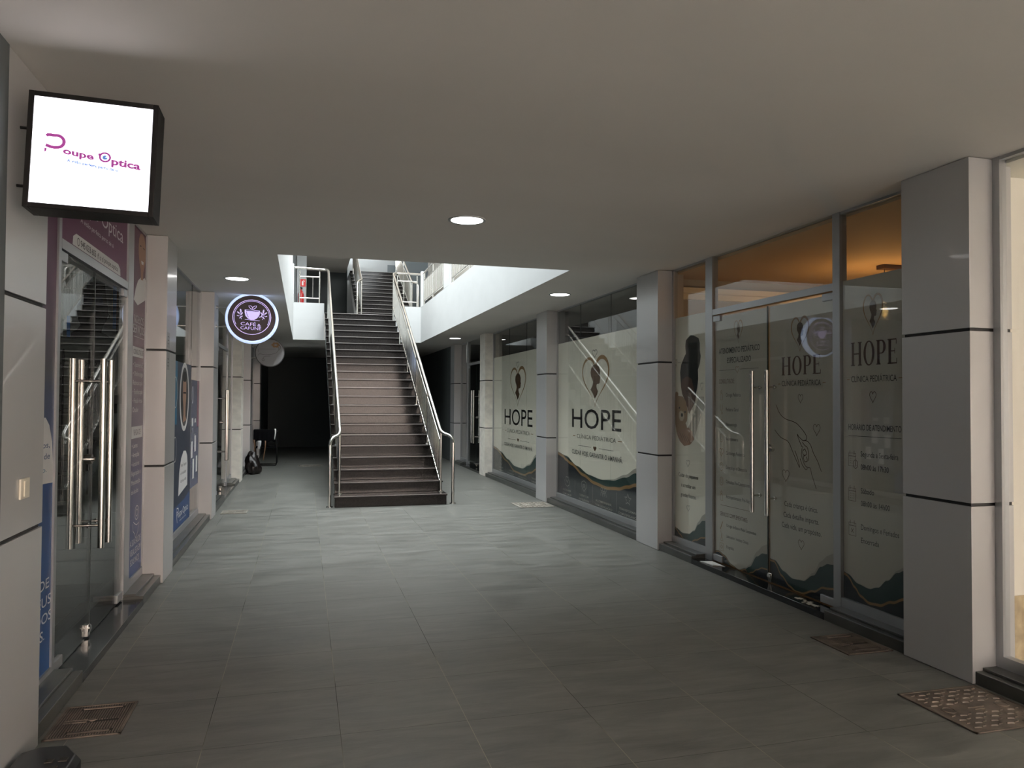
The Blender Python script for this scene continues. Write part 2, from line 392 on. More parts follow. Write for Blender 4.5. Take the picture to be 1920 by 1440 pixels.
# upper storey
struct('wall_upper_right', MB().box(3.9, 4.0, -1, 27, UP, 6.6), mat('tan_wall', (.30, .29, .26), .8))
struct('wall_upper_left', MB().box(-1.5, -1.4, 7, 27, UP, 6.6), 'pale_grey')
struct('wall_upper_back', MB().box(-1.5, 1.6, 26.9, 27.0, UP, 6.6), 'dark_wall')
struct('wall_upper_landing', MB().box(-1.5, 4, 26.0, 26.1, 6.2, 8.0).box(1.37, 2.72, 26.0, 26.1, UP, 6.2), 'pale_grey')
struct('wall_upper_side', MB().box(2.92, 4, 24.6, 24.7, UP, 6.6).box(2.72, 4, 26.0, 26.1, UP, 6.2), mat('blue_grey', (.13, .15, .16), .7))
struct('ceiling_upper', MB().box(-1.5, 1.36, 18.6, 27, 6.0, 6.2).box(-1.5, 4, 17.8, 27, 8.0, 8.2).box(2.95, 4, 6, 27, 6.6, 6.8).box(-1.5, -.26, 7, 18.6, 6.6, 6.8).box(-1.5, 4, 3, 7.45, 6.6, 6.8), 'ceiling')  # highest slab is an unseen roof added to block sky over the stair end
struct('wall_upper_front', MB().box(-1.5, 4, 6.9, 7.0, UP, 6.6), 'white_paint')
struct('trim_4', MB().box(-.42, -.24, 21.3, 21.6, UP, 6.0), 'pale_grey')
struct('trim_5', MB().box(-.22, .03, 21.0, 21.2, UP, 6.0), 'pale_grey')

# ------------------------------------------------------------------ pillars
def pillar(side, y0, y1, label, dusty=False, depth=None, z1=H):
    x0 = XR if side == 'R' else XL; s = 1 if side == 'R' else -1
    d = .30
    root = empty('cladded_pillar', (x0+s*d/2, (y0+y1)/2, 0), label, 'pillar', 'grey cladded pillars along the %s shopfronts' % ('right' if s > 0 else 'left'))
    core = MB().box(x0+s*.012, x0+s*d, y0+.012, y1-.012, 0, z1-.001); core.build('joint_core', 'groove', root)
    zs = [(0.004, .977), (.995, 1.955), (1.973, z1-.004)]
    for a, b in zs:
        m = MB().box(x0, x0+s*d, y0, y1, a, b)
        m.build('cladding_panel', 'clad_dusty' if dusty else 'clad', root, bevel=.002)
    return root
PL = [(3.335, 3.825, 'grey cladded pillar nearest on the left, light switch on it'),
      (6.90, 7.385, 'grey cladded pillar between the two optician windows, paper notices on it'),
      (10.35, 10.81, 'grey cladded pillar that carries the lit round cafe sign'),
      (14.86, 15.34, 'dusty scuffed pillar behind the lit round cafe sign'),
      (17.35, 17.95, 'grey cladded pillar beside the black sack on the floor'),
      (21.0, 21.5, 'furthest left cladded pillar, behind the draped chair')]
for i, (a, b, l) in enumerate(PL): pillar('L', a, b, l, dusty=(i == 3))
PR = [(3.346, 3.84, 'large dark cladded pillar nearest on the right, beside the opening hours glass'),
      (7.18, 7.70, 'grey cladded pillar between the clinic entrance and its first large window'),
      (10.93, 11.45, 'grey cladded pillar between the two large clinic windows'),
      (14.98, 15.45, 'grey cladded pillar right of the dark unlabelled glass door'),
      (18.26, 18.75, 'furthest right cladded pillar, behind the stair rail')]
for i, (a, b, l) in enumerate(PR): pillar('R', a, b, l, dusty=(i == 3))

# ------------------------------------------------------------------ shopfront bays
wn = [0]; dn = [0]
def plinth(side, y0, y1, n):
    x = XR+.018 if side == 'R' else XL-.018; s = 1 if side == 'R' else -1
    struct('baseboard_%s_%d' % ('right' if s > 0 else 'left', n), MB().box(x, x+s*.34, y0, y1, 0, .072).box(x+s*.05, x+s*.34, y0, y1, .072, .088), 'plinth', bevel=.003)
def bay_window(side, y0, y1, zb=.088, z1=H, joints=(), frame_w=.045, post0=True, post1=True):
    wn[0] += 1
    x = XS if side == 'R' else XG; s = 1 if side == 'R' else -1
    root = empty('window_%d' % wn[0], (x, (y0+y1)/2, zb), kind='structure')
    f = MB().box(x, x+s*.05, y0, y1, zb, zb+.065)
    if post0: f.box(x, x+s*.05, y0, y0+frame_w, zb+.065, z1)
    if post1: f.box(x, x+s*.05, y1-frame_w, y1, zb+.065, z1)
    f.box(x+s*.005, x+s*.045, y0, y1, z1-.02, z1)
    f.build('window_frame', 'alu', root)
    ys = [y0+.01]+list(joints)+[y1-.01]
    for a, b in zip(ys[:-1], ys[1:]):
        MB().box(x+s*.012, x+s*.020, a+.0015, b-.0015, zb+.05, z1-.01).build('glass_pane', 'glass', root)
    if joints:
        j = MB()
        for q in joints: j.box(x+s*.0115, x+s*.0205, q-.0014, q+.0014, 2.43 if side == 'R' else zb+.06, z1)
        j.build('glass_joint', 'glass_edge', root)
    return root
def handle_pair(mb, side, y, z0, z1, r=.019, inner=True):
    x = XS if side == 'R' else XG; s = 1 if side == 'R' else -1
    for o in ((-.07, .105) if inner else (-.07,)):
        mb.cyl((x+s*o, y, z0), (x+s*o, y, z1), r, 20)
    for z in (z0+.14, z1-.14):
        mb.cyl((x-s*.07, y, z), (x+s*(.105 if inner else .01), y, z), .008, 10)
        mb.lathe((x+s*.008, y, z), [(.0, -s*.008), (.016, -s*.008), (.016, s*.0)], 16, 'x')
def bay_door(side, y0, yj, y1, zt0=2.373, zt1=2.427, zb=.05, hz=(.62, 1.815), dy=.105, film_door=False):
    """two frameless glass leaves between y0..yj..y1 with a transom bar above"""
    dn[0] += 1
    x = XS if side == 'R' else XG; s = 1 if side == 'R' else -1
    root = empty('door_%d' % dn[0], (x, (y0+y1)/2, .05), kind='structure')
    MB().box(x-s*.002, x+s*.055, y0, y1, zt0, zt1).build('transom_bar', 'alu', root)
    MB().box(x+s*.012, x+s*.020, y0, y1, zt1-.005, H).build('transom_glass', 'glass', root)
    for k, (a, b) in enumerate(((y0+.004, yj-.004), (yj+.004, y1-.004))):
        lf = MB().box(x+s*.010, x+s*.020, a, b, .056, zt0-.012).build('door_leaf', 'glass', root)
        e = yj-dy if k == 0 else yj+dy
        h = MB(); handle_pair(h, side, e, *hz); h.build('pull_handle', 'steel', lf, )
        hy = a if k == 0 else b; d = 1 if k == 0 else -1
        p = MB().box(x+s*.002, x+s*.028, hy, hy+d*.15, .062, .12); p.build('floor_patch', 'alu', lf, bevel=.003)
        p = MB().box(x+s*.002, x+s*.028, hy, hy+d*.12, zt0-.065, zt0-.010); p.build('top_patch', 'alu', lf, bevel=.003)
        # floor lock near the meeting edge
        if k == 0:
            q = MB().box(x+s*.0, x+s*.030, yj-.06, yj-.012, .06, .135).cyl((x-s*.008, yj-.035, .11), (x+s*.038, yj-.035, .11), .022, 16)
            q.build('floor_lock', 'steel', lf, bevel=.003)
            q = MB().cyl((x-s*.004, yj-.05, 1.17), (x+s*.034, yj-.05, 1.17), .032, 20).cyl((x-s*.018, yj-.05, 1.17), (x-s*.004, yj-.05, 1.17), .014, 12)
            q.build('lock', 'steel', lf)
    j = MB().box(x+s*.008, x+s*.022, yj-.0035, yj+.0035, .08, zt0-.015)
    j.build('edge_seal', 'glass_edge', root)
    return root
def mullion(side, y0, y1, zb=.04, n=[0]):
    n[0] += 1
    x = XS if side == 'R' else XG; s = 1 if side == 'R' else -1
    struct('trim_%d' % (10+n[0]), MB().box(x-s*.004, x+s*.06, y0, y1, zb, H), 'alu', bevel=.003)
def threshold(side, y0, y1, n):
    x = XR+.018 if side == 'R' else XL-.018; s = 1 if side == 'R' else -1
    struct('baseboard_%s_%d' % ('right' if s > 0 else 'left', n), MB().box(x, x+s*.42, y0, y1, 0, .050), 'threshold', bevel=.003)

# --- right side
# bay 0: lit empty shop next to the viewer
plinth('R', -3, 3.345, 0); bay_window('R', -3, 3.345, joints=(1.4, -.6))
# bay 1: clinic entrance
plinth('R', 6.50, 7.18, 1); threshold('R', 4.60, 6.50, 2); plinth('R', 3.84, 4.60, 3)
bay_window('R', 3.80, 4.60, frame_w=.02, post0=False, post1=False); mullion('R', 4.598, 4.676)
bay_door('R', 4.676, 5.50, 6.36); mullion('R', 6.36, 6.49)
bay_window('R', 6.49, 7.18, frame_w=.035, post0=False)
# bay 2, 3
plinth('R', 7.70, 10.93, 4); bay_window('R', 7.70, 10.95, joints=(8.85, 9.94), frame_w=.035)
plinth('R', 11.45, 14.98, 5); bay_window('R', 11.45, 15.0, joints=(12.6, 13.75), frame_w=.035)
# bay 4: dark door
threshold('R', 15.45, 17.4, 6); bay_door('R', 15.45, 16.55, 17.4, hz=(.59, 1.78)); mullion('R', 17.4, 17.52)
plinth('R', 17.52, 18.26, 7); bay_window('R', 17.52, 18.26, frame_w=.03, post0=False)
# --- left side
threshold('L', 4.60, 6.20, 1); plinth('L', 3.825, 4.60, 2); plinth('L', 6.20, 6.90, 3)
bay_window('L', 3.80, 4.60, frame_w=.045, post0=False, zb=.05); bay_door('L', 4.60, 5.325, 6.20, hz=(.62, 1.80), dy=.095)
mullion('L', 6.20, 6.375); bay_window('L', 6.375, 6.92, frame_w=.03, post0=False, post1=True)
plinth('L', 7.385, 10.35, 4); bay_window('L', 7.385, 10.37, joints=(8.42, 9.64), frame_w=.03)
plinth('L', 10.81, 12.3, 5); bay_window('L', 10.81, 12.3, frame_w=.03, post1=False); threshold('L', 12.3, 14.0, 6); mullion('L', 12.3, 12.38)
bay_door('L', 12.38, 13.15, 13.9, hz=(.55, 1.70)); mullion('L', 13.9, 14.0); plinth('L', 14.0, 14.86, 7); bay_window('L', 14.0, 14.88, frame_w=.03, post0=False)
plinth('L', 15.34, 17.35, 8); bay_window('L', 15.34, 17.37, frame_w=.03)
plinth('L', 17.95, 21.0, 9); bay_window('L', 17.95, 21.0, frame_w=.03)

# ------------------------------------------------------------------ shop interiors
struct('wall_clinic', MB().box(7.4, 7.5, 3.84, 15.4, 0, H).box(3.9, 7.5, 15.3, 15.4, 0, H).box(3.8, 7.5, 3.66, 3.8, 0, H).box(3.9, 7.5, 7.5, 7.6, 0, H), mat('clinic_wall', (.42, .40, .36), .8))
struct('trim_8', MB().box(3.9, 7.4, 7.44, 7.5, 2.68, 2.74).box(3.9, 7.4, 7.38, 7.5, 2.74, 2.80).box(7.3, 7.4, 3.84, 7.5, 2.68, 2.80), 'cream_wall')
struct('ceiling_clinic', MB().box(3.79, 7.4, 3.81, 7.45, 2.90, 2.93), mat('clinic_ceiling', (.62, .45, .28), .8))
struct('wall_right_shop', MB().box(3.9, 8.0, 3.5, 3.62, 0, 2.93).box(8.0, 8.1, -3, 3.6, 0, 2.93), 'cream_wall')
struct('ceiling_right_shop', MB().box(3.79, 8, -3, 3.5, 2.9, 2.93), 'cream_wall')
struct('trim_9', MB().box(3.80, 3.90, 3.42, 3.56, 0, 2.9), 'cream_wall')
b = MB(); pts = [(3.90, 0), (8.0, 0), (8.0, .5)]
random.seed(3)
for i in range(60): pts.append((8-4.1*(i+1)/61, .33+.03*random.random()+(.06 if i > 40 else .02*math.sin(i))))
pts.append((3.90, .22)); n = len(pts)
b.add([(x, 3.494, z) for x, z in pts]+[(x, 3.499, z) for x, z in pts], [list(range(n)), list(range(n, 2*n))[::-1]]+[(i, (i+1) % n, n+(i+1) % n, n+i) for i in range(n)])
struct('trim_20', b, 'raw_plaster')
struct('wall_end_door', MB().box(3.9, 7, 18.2, 18.3, 0, H).box(6, 6.1, 15.4, 18.2, 0, H), 'shop_dark')
# left shops
struct('wall_optician', MB().box(-4.3, -4.2, 3.4, 10.3, 0, H).box(-4.2, -1.42, 3.36, 3.46, 0, H).box(-4.2, -1.44, 10.42, 10.5, 0, H), 'shop_wall')
bb = MB().box(-4.2, -1.44, 7.05, 7.12, 0, H)
for i in range(28): bb.box(-4.2, -1.44, 7.035, 7.05, .10+.1*i, .19+.1*i)
struct('wall_slat', bb, 'shop_wall')
struct('wall_cafe', MB().box(-4.3, -4.2, 10.5, 21.4, 0, H).box(-4.2, -1.44, 15.0, 15.1, 0, H).box(-4.2, -1.44, 17.6, 17.7, 0, H), 'shop_wall')

# ------------------------------------------------------------------ ceiling lights
def downlight(x, y, label):
    root = empty('ceiling_downlight', (x, y, H), label, 'ceiling light', 'round recessed ceiling lights')
    MB().lathe((x, y, H), [(.145, 0), (.145, -.006), (.132, -.009), (.122, -.004), (.122, 0)], 40).build('trim_ring', 'white_paint', root)
    d = MB(); n = 40; d.add([(x+.123*math.cos(2*math.pi*i/n), y+.123*math.sin(2*math.pi*i/n), H-.005) for i in range(n)], [list(range(n))[::-1]]); d.build('diffuser', 'lamp_face', root)
    return root
downlight(1.19, 5.62, 'round ceiling light alone in the middle of the near ceiling')
downlight(-.755, 9.12, 'round ceiling light above left, in front of the lit cafe sign')
downlight(3.19, 9.22, 'round ceiling light over the large clinic window, right of the light well')
downlight(3.23, 16.45, 'small far round ceiling light by the dark glass door')
# ------------------------------------------------------------------ staircase
X0, X1, Y0, TR, RI, NS = .44, 2.045, 11.08, .33, .1625, 22
st = empty('staircase', (1.24, 11.08, 0), 'black polished stone staircase rising from the middle of the arcade', 'staircase')
for k in range(NS):
    x0, x1 = (X0, X1+.02) if k else (X0-.01, X1+.03)
    y = Y0+TR*k; z = RI*(k+1); dp = TR+.03 if k < NS-1 else .09
    m = MB().box(x0+.01, x1-.01, y+.012, y+TR+.02, z-RI, z-.028).box(x0, x1, y-.012, y+dp, z-.028, z)
    o_ = m.build('step', 'granite', st, bevel=.004)
    MB().box(x0+.002, x1-.002, y-.0135, y-.009, z-.007, z+.0012).build('nosing_edge', 'granite_edge', o_)  # thin pale strip painting the highlight on the polished edge
sl = MB(); ya, yb = Y0+.06, Y0+TR*NS
sl.add([(x, y, z) for x in (X0+.02, X1-.02) for y, z in ((ya, 0), (yb, RI*NS-.06), (yb, RI*NS-.45), (ya+.70, 0))],
       [(0, 3, 2, 1), (4, 5, 6, 7), (0, 1, 5, 4), (1, 2, 6, 5), (2, 3, 7, 6), (3, 0, 4, 7)])
sl.build('sloping_slab', 'pale_grey', st)
# upper flight
ux0, ux1, uy0, utr, uri, un = 1.34, 2.88, 20.05, .315, .154, 13
up_ = empty('staircase', (2.1, 20.05, UP), 'upper black stone stair flight seen through the light well, above the landing', 'staircase')
for k in range(un):
    y = uy0+utr*k; z = UP+uri*(k+1)
    MB().box(ux0+.01, ux1-.01, y+.012, y+utr+.02, z-uri, z-.026).box(ux0, ux1, y-.012, y+(utr+.03 if k < un-1 else 1.85), z-.026, z).build('step', 'granite', up_, bevel=.004)
    MB().box(ux0, ux1, y-.0135, y-.009, z-.007, z+.0012).build('nosing_edge', 'granite_edge', up_)  # painted edge highlight, as on the lower flight
s2 = MB(); ya, yb = uy0+.05, uy0+utr*un
s2.add([(x, y, z) for x in (ux0+.005, ux0+.09) for y, z in ((ya, UP-.02), (yb, UP-.02+uri*un-.06), (yb, UP+uri*un-.42), (ya+.6, UP-.05))],
       [(0, 3, 2, 1), (4, 5, 6, 7), (0, 1, 5, 4), (1, 2, 6, 5), (2, 3, 7, 6), (3, 0, 4, 7)])
s2.build('stair_string', 'white_paint', up_)

# ------------------------------------------------------------------ railings
def bend(p0, c, p1, n=6):
    p0, c, p1 = Vector(p0), Vector(c), Vector(p1)
    return [p0*(1-t)**2+c*2*t*(1-t)+p1*t*t for t in [i/n for i in range(n+1)]]
def stair_rail(label, x, xo, y0, z0, y1, z1, base0, basefun, ends, npost, sub=.165, low=.80, end_turn=None, gap=.105):
    """x: rail line, xo: outer newel line"""
    root = empty('stair_railing', (x, y0, base0), label, 'railing', None)
    top = [(xo, y0-.13, base0), (xo, y0-.13, z0-.14)] + bend((xo, y0-.13, z0-.14), (xo, y0-.12, z0-.04), ((x+xo)/2, y0-.06, z0-.02)) + bend(((x+xo)/2, y0-.06, z0-.02), (x, y0, z0), (x, y0+.12, z0+.12*(z1-z0)/(y1-y0)))
    if end_turn: top += bend((x, y1-.12, z1-.12*(z1-z0)/(y1-y0)), (x, y1, z1), end_turn[0]) + end_turn[1:]
    else: top += [(x, y1, z1)]
    MB().tube(top, .025, 14).build('handrail', 'steel', root)
    MB().lathe((xo, y0-.13, base0), [(.0, .012), (.045, .012), (.05, .0), (0, 0)], 20).build('base_plate', 'steel', root)
    sl_ = (z1-z0)/(y1-y0); Z = lambda y: z0+(y-y0)*sl_
    a, b_ = y0+.06, y1-.08
    MB().tube([(x, a, Z(a)-sub), (x, b_, Z(b_)-sub)], .013, 10).build('upper_rail', 'steel', root)
    MB().tube([(x, a, Z(a)-low), (x, b_, Z(b_)-low)], .013, 10).build('lower_rail', 'steel', root)
    for i in range(npost):
        y = y0+.05+(y1-y0-.12)*i/(npost-1)
        zb = basefun(y)
        MB().cyl((x, y, zb), (x, y, Z(y)-.01), .017, 12).lathe((x, y, zb), [(0, .012), (.038, .012), (.042, 0), (0, 0)], 16).build('post', 'steel', root)
    nb = int((b_-a)/gap); proto = None
    for i in range(1, nb):
        y = a+(b_-a)*i/nb
        if proto is None:
            proto = MB().cyl((x, y, Z(y)-low), (x, y, Z(y)-sub), .008, 8).build('baluster', 'steel', root); py = y
        else:
            c = proto.copy(); COL.objects.link(c); c.parent = root; c.location = (0, y-py, Z(y)-Z(py))
    return root
def lowbase(y):
    k = min(NS, max(1, int((y-Y0)/TR)+1)); return RI*k
e0 = stair_rail('stainless steel railing on the left side of the main stairs', .515, .37, 11.30, 1.03, 18.0, 4.585, 0, lowbase, None, 6,
    end_turn=[(.44, 18.10, 4.60), (-.24, 18.10, 4.62)])
e1 = stair_rail('stainless steel railing on the right side of the main stairs', 2.02, 2.175, 11.30, 1.05, 18.0, 4.585, 0, lowbase, None, 6,
    end_turn=[(2.12, 18.10, 4.60), (2.72, 18.10, 4.60)])
def upbase(y): return UP+uri*min(un, max(0, int((y-uy0)/utr)+1)) if y >= uy0 else UP
stair_rail('steel railing left of the upper stair flight', 1.43, 1.31, 20.05, 4.70, 23.9, 6.58, UP, upbase, None, 3)
stair_rail('steel railing right of the upper stair flight', 2.76, 2.90, 20.05, 4.70, 23.9, 6.58, UP, upbase, None, 3)
def guard(label, p0, p1, posts, bars, zlow=3.80, ztop=None, zs=(4.415, 3.915)):
    """level guard rail between two points (x, y)"""
    p0, p1 = Vector((*p0, 0)), Vector((*p1, 0)); root = empty('guard_railing', (p0.x, p0.y, zlow), label, 'railing')
    at = lambda t, z: (p0.x+(p1.x-p0.x)*t, p0.y+(p1.y-p0.y)*t, z)
    if ztop: MB().tube([at(0, ztop), at(1, ztop)], .024, 12).build('handrail', 'steel', root)
    t0, t1 = posts[0], posts[-1]
    MB().tube([at(t0, zs[0]), at(t1, zs[0])], .014, 10).build('upper_rail', 'steel', root)
    MB().tube([at(t0, zs[1]), at(t1, zs[1])], .014, 10).build('lower_rail', 'steel', root)
    for t in posts: MB().cyl(at(t, zlow), at(t, (ztop or 4.55)), .017, 12).build('post', 'steel', root)
    for t in bars: MB().cyl(at(t, zs[1]), at(t, zs[0]), .0085, 8).build('baluster', 'steel', root)
guard('small steel guard rail at the slab edge, left of the stair head', (-.24, 18.10), (.42, 18.10), (.17, .85), (.39, .62))
guard('small steel guard rail at the slab edge, right of the stair head', (2.10, 18.10), (2.72, 18.10), (.06, .82), (.31, .56))
f_ = lambda a, b, st_: [a+(b-a)*i/st_ for i in range(1, st_)]
guard('steel guard rail along the light well, between the two white posts', (2.74, 15.05), (2.74, 18.0), (.02, .5, .93), f_(.02, .5, 12)+f_(.5, .93, 12), ztop=4.60)
guard('steel guard rail along the light well, nearer than the white column', (2.74, 7.7), (2.74, 14.35), (.01, .25, .5, .75, .99), f_(.01, .25, 13)+f_(.25, .5, 13)+f_(.5, .75, 13)+f_(.75, .99, 13), ztop=4.60)
tag(MB().box(2.70, 2.80, 18.04, 18.17, 3.80, 4.67).build('newel_post', 'white_paint', bevel=.01), 'short white post at the right corner of the light well', 'post', 'white corner posts of the light well')
tag(MB().box(-.34, -.255, 18.04, 18.17, 3.80, 4.70).build('newel_post', 'white_paint', bevel=.01), 'short white post at the left corner of the light well', 'post', 'white corner posts of the light well')
tag(MB().box(2.70, 2.80, 14.40, 15.0, 3.80, 6.6).build('column', 'white_paint', bevel=.005), 'white column rising from the light well edge between two guard rails', 'column')

# ------------------------------------------------------------------ fire extinguisher and its sign
e = empty('fire_extinguisher', (-.11, 20.93, 3.95), 'red fire extinguisher on the upper floor pier', 'extinguisher')
MB().lathe((-.11, 20.93, 3.95), [(0, 0), (.07, 0), (.075, .02), (.075, .42), (.055, .50), (.025, .53), (.025, .56)], 24).build('cylinder_body', 'red', e)
MB().box(-.15, -.07, 20.90, 20.96, 4.52, 4.56).box(-.17, -.10, 20.92, 20.94, 4.56, 4.58).build('valve_handle', 'black', e)
a = empty('safety_sign', (-.03, 20.985, 4.62), 'small red square sign above the fire extinguisher', 'sign')
MB().box(-.13, .01, 20.985, 20.998, 4.60, 4.80).build('sign_plate', 'red_sign', a)
ar = Art('Y', 20.985); ar.rect(('white_ink', 'pictogram'), -.09, -.05, 4.63, 4.74); ar.line(('white_ink', 'pictogram'), [(-.07, 4.74), (-.04, 4.77), (-.02, 4.72)], .012); ar.build(a, {})

# ------------------------------------------------------------------ square light box sign
def lightbox():
    z0 = 2.525; root = empty('light_box_sign', (-.826, 3.315, z0), 'square lit light box sign of the optician, hung from the near left pillar', 'sign')
    root.rotation_mode = 'ZXY'; root.rotation_euler = (R(-2.27), R(1.41), R(-.21))
    w, h, b_, d = .2145, .2135, .020, .135
    f = MB()
    W1, H1 = w+b_, h+b_
    f.box(-W1, -w, 0, d, -H1, H1).box(w, W1, 0, d, -H1, H1).box(-w, w, 0, d, h, H1).box(-w, w, 0, d, -H1, -h).box(-w, w, d-.01, d, -h, h)
    f.build('box_frame', 'black', root, local=True, bevel=.002)
    fc = MB().box(-w, w, .004, .012, -h, h).build('lit_panel', 'box_light', root, local=True)
    art = Art('Y', .004); K = ('logo_purple', 'lettering'); Bk = ('logo_blue', 'tagline')
    q = lambda x, y: ((x-597)/797*2*w, -(y-805)/705*2*h)      # crop units on the panel face
    S_ = lambda pts: [q(*p) for p in pts]
    # the big hooked P like a spectacle temple
    art.line(K, S_([(292, 712), (300, 703), (320, 702), (345, 704)]+[(360+48*math.sin(t), 742-40*math.cos(t)) for t in [i*math.pi/12 for i in range(13)]]+[(345, 784), (318, 780), (290, 772)]), .012)
    art.poly(K, S_([(282, 792), (298, 794), (294, 812), (284, 820)]))
    def word(txt, x0, x1, yb, cap, key, slope, bold):
        vs, fs, (g0, g1), ch = glyphs(txt, bold)
        art.m(key).add([art.P(*q(x0+(x-g0)/(g1-g0)*(x1-x0), yb+((x-g0)/(g1-g0))*slope-y/ch*cap), .0012) for x, y in vs], fs)
    word('oupe', 404, 610, 816, 42, K, 24, .035)
    art.ring(K, q(684, 815), .0185, .0175, .007); art.line(K, S_([(640, 796), (655, 800)]), .006); art.line(K, S_([(640, 796), (648, 812)]), .004)
    art.ell(('logo_blue', 'eye_dot'), q(684, 817), .009, .009); art.poly(('box_light', 'eye_glint'), S_([(686, 815), (700, 805), (704, 818)]), .0022)
    word('ptica', 728, 928, 858, 48, K, 18, .035)
    word('A visão perfeita perto de si', 434, 776, 868, 18, Bk, 36, .03)
    for key, mb in art.mb.items(): mb.build(key[1], key[0], fc, local=True)
    br = MB().cyl((-W1+.03, .12, -.12), (-W1-.062, .12, -.12), .006, 10).cyl((-W1+.03, .12, .12), (-W1-.062, .12, .12), .006, 10); br.build('bracket', 'black', root, local=True)
lightbox()

# ------------------------------------------------------------------ round signs
def round_sign(c, r, label, lit):
    x, y, z = c; root = empty('round_sign', c, label, 'sign'); d = .09
    prof = [(0, 0), (r*.91, 0), (r*.91, -.006), (r, 0), (r, d), (0, d)]
    if lit:
        MB().lathe(c, [(r*.90, -.006), (r*.96, -.008), (r, .008), (r, d), (r*.9, d), (0, d)], 64, 'y').build('glowing_rim', 'ring_light', root)
        face = MB().lathe(c, [(0, -.004), (r*.905, -.004), (r*.905, .01)], 64, 'y').build('sign_face', 'sign_black', root)
    else:
        MB().lathe(c, [(r*.95, 0), (r*.95, -.006), (r, -.004), (r, d), (0, d)], 64, 'y').build('rim', 'sign_rim', root)
        face = MB().lathe(c, [(0, -.004), (r*.95, -.004), (r*.95, .01)], 64, 'y').build('sign_face', 'sign_grey', root)
    rods = MB()
    for dz in (.135, -.12): rods.cyl((x, y+.05, z+dz), (XL-.0, y+.05, z+dz), .009, 12).cyl((XL+.012, y+.05, z+dz), (XL, y+.05, z+dz), .03, 16)
    rods.build('support_rod', 'steel', root)
    return root, face
C1 = (-.678, 10.50, 2.625); r1_ = .335
rt, face = round_sign(C1, r1_, 'round sign with a lit blue rim and coffee cup, for the cafe', True)
A_ = Art('Y', C1[1]-.004); K = ('sign_lilac', 'cup_emblem'); T_ = ('sign_lilac', 'lettering')
# crop units: centre (745,622), radius 350 in 1440/180 crop
q = lambda x, y: (C1[0]+(x-745)/350*r1_, C1[2]-(y-622)/350*r1_)
s_ = r1_/350
A_.ring(K, q(745, 608), 250*s_, 240*s_, 9*s_); A_.line(K, [q(745+232*math.cos(t), 608-222*math.sin(t)) for t in [R(-28)+i*R(236)/40 for i in range(41)]], 6*s_)
A_.poly(K, [q(*p) for p in [(650, 505), (850, 515), (846, 575), (815, 620), (775, 645), (730, 645), (690, 625), (660, 590), (650, 545)]])
A_.line(('sign_black', 'cup_mouth'), [q(*p) for p in [(668, 520), (740, 518), (835, 528)]], 10*s_, .0025)
A_.line(('sign_black', 'cup_mouth'), [q(*p) for p in [(675, 535), (682, 580), (700, 608)]], 6*s_, .0025)
A_.line(K, [q(*p) for p in [(845, 545), (870, 545), (878, 570), (868, 598), (838, 605)]], 12*s_)
A_.line(K, [q(*p) for p in [(652, 640), (745, 650), (850, 655)]], 5*s_)
A_.line(K, [q(*p) for p in [(745, 500), (715, 480), (700, 452), (730, 450), (750, 470), (750, 500), (758, 470), (780, 452), (805, 448), (798, 475), (770, 495), (750, 500)]], 8*s_)
for sg, cx in ((-1, 590), (1, 905)):
    for dx, dy, ang, ln in ((8, -78, 100, 52), (-22, -50, 140, 44), (22, -38, 60, 44), (-28, -8, 165, 30), (20, 2, 30, 34), (0, 22, 200, 24)):
        ca, sa = math.cos(R(ang)), math.sin(R(ang)); leaf = []
        for j in range(14):
            t = 2*math.pi*j/14; u = ln/2*math.cos(t)*1.0; v = ln/5*math.sin(t)
            leaf.append(q(cx+sg*-(dx+u*ca-v*sa), 600+dy-(u*sa+v*ca)))
        A_.poly(K, leaf)
    A_.line(K, [q(cx-sg*6, 540), q(cx+sg*2, 590), q(cx-sg*22, 642)], 5*s_)
def wtext(txt, x0, x1, yb, cap, slope=0):
    vs, fs, (g0, g1), ch = glyphs(txt, .0)
    A_.m(T_).add([A_.P(*q(x0+(x-g0)/(g1-g0)*(x1-x0), yb+(x-g0)/(g1-g0)*slope-y/ch*cap), .002) for x, y in vs], fs)
    sf = 5
    return
wtext('CAFÉ', 600, 800, 722, 44, 8); wtext('&', 820, 862, 734, 36, 2); wtext('CAFUNÉ', 598, 868, 778, 40, 8)
A_.build(face, {})
C2 = (-.748, 17.60, 2.59); r2_ = .315
rt, face = round_sign(C2, r2_, 'unlit pale round sign behind and below the lit cafe sign', False)
A_ = Art('Y', C2[1]-.004); s_ = r2_/200; q = lambda x, y: (C2[0]+(x-1022)/200*r2_, C2[2]-(y-1130)/200*r2_)
K = ('ink_grey', 'thread_drawing'); G_ = ('gold', 'flower')
A_.line(K, [q(*p) for p in [(870, 1120), (865, 1090), (880, 1078), (1000, 1078), (1100, 1075)]], 4*s_)
A_.line(K, [q(*p) for p in [(865, 1170), (880, 1145), (960, 1160), (1050, 1150), (1110, 1130), (1140, 1090), (1140, 1040)]], 5*s_)
A_.line(K, [q(*p) for p in [(1030, 1175), (965, 1180), (940, 1190), (935, 1215)]], 5*s_); A_.ring(K, q(933, 1232), 16*s_, 16*s_, 5*s_)
for i in range(6): A_.ell(G_, q(1100+38*math.cos(i*1.05), 1018+26*math.sin(i*1.05)), 22*s_, 14*s_)
A_.line(K, [q(*p) for p in [(1130, 1000), (1165, 1040), (1155, 1090)]], 9*s_)
vs, fs, (g0, g1), ch = glyphs('atelier', 0)
A_.build(face, {})

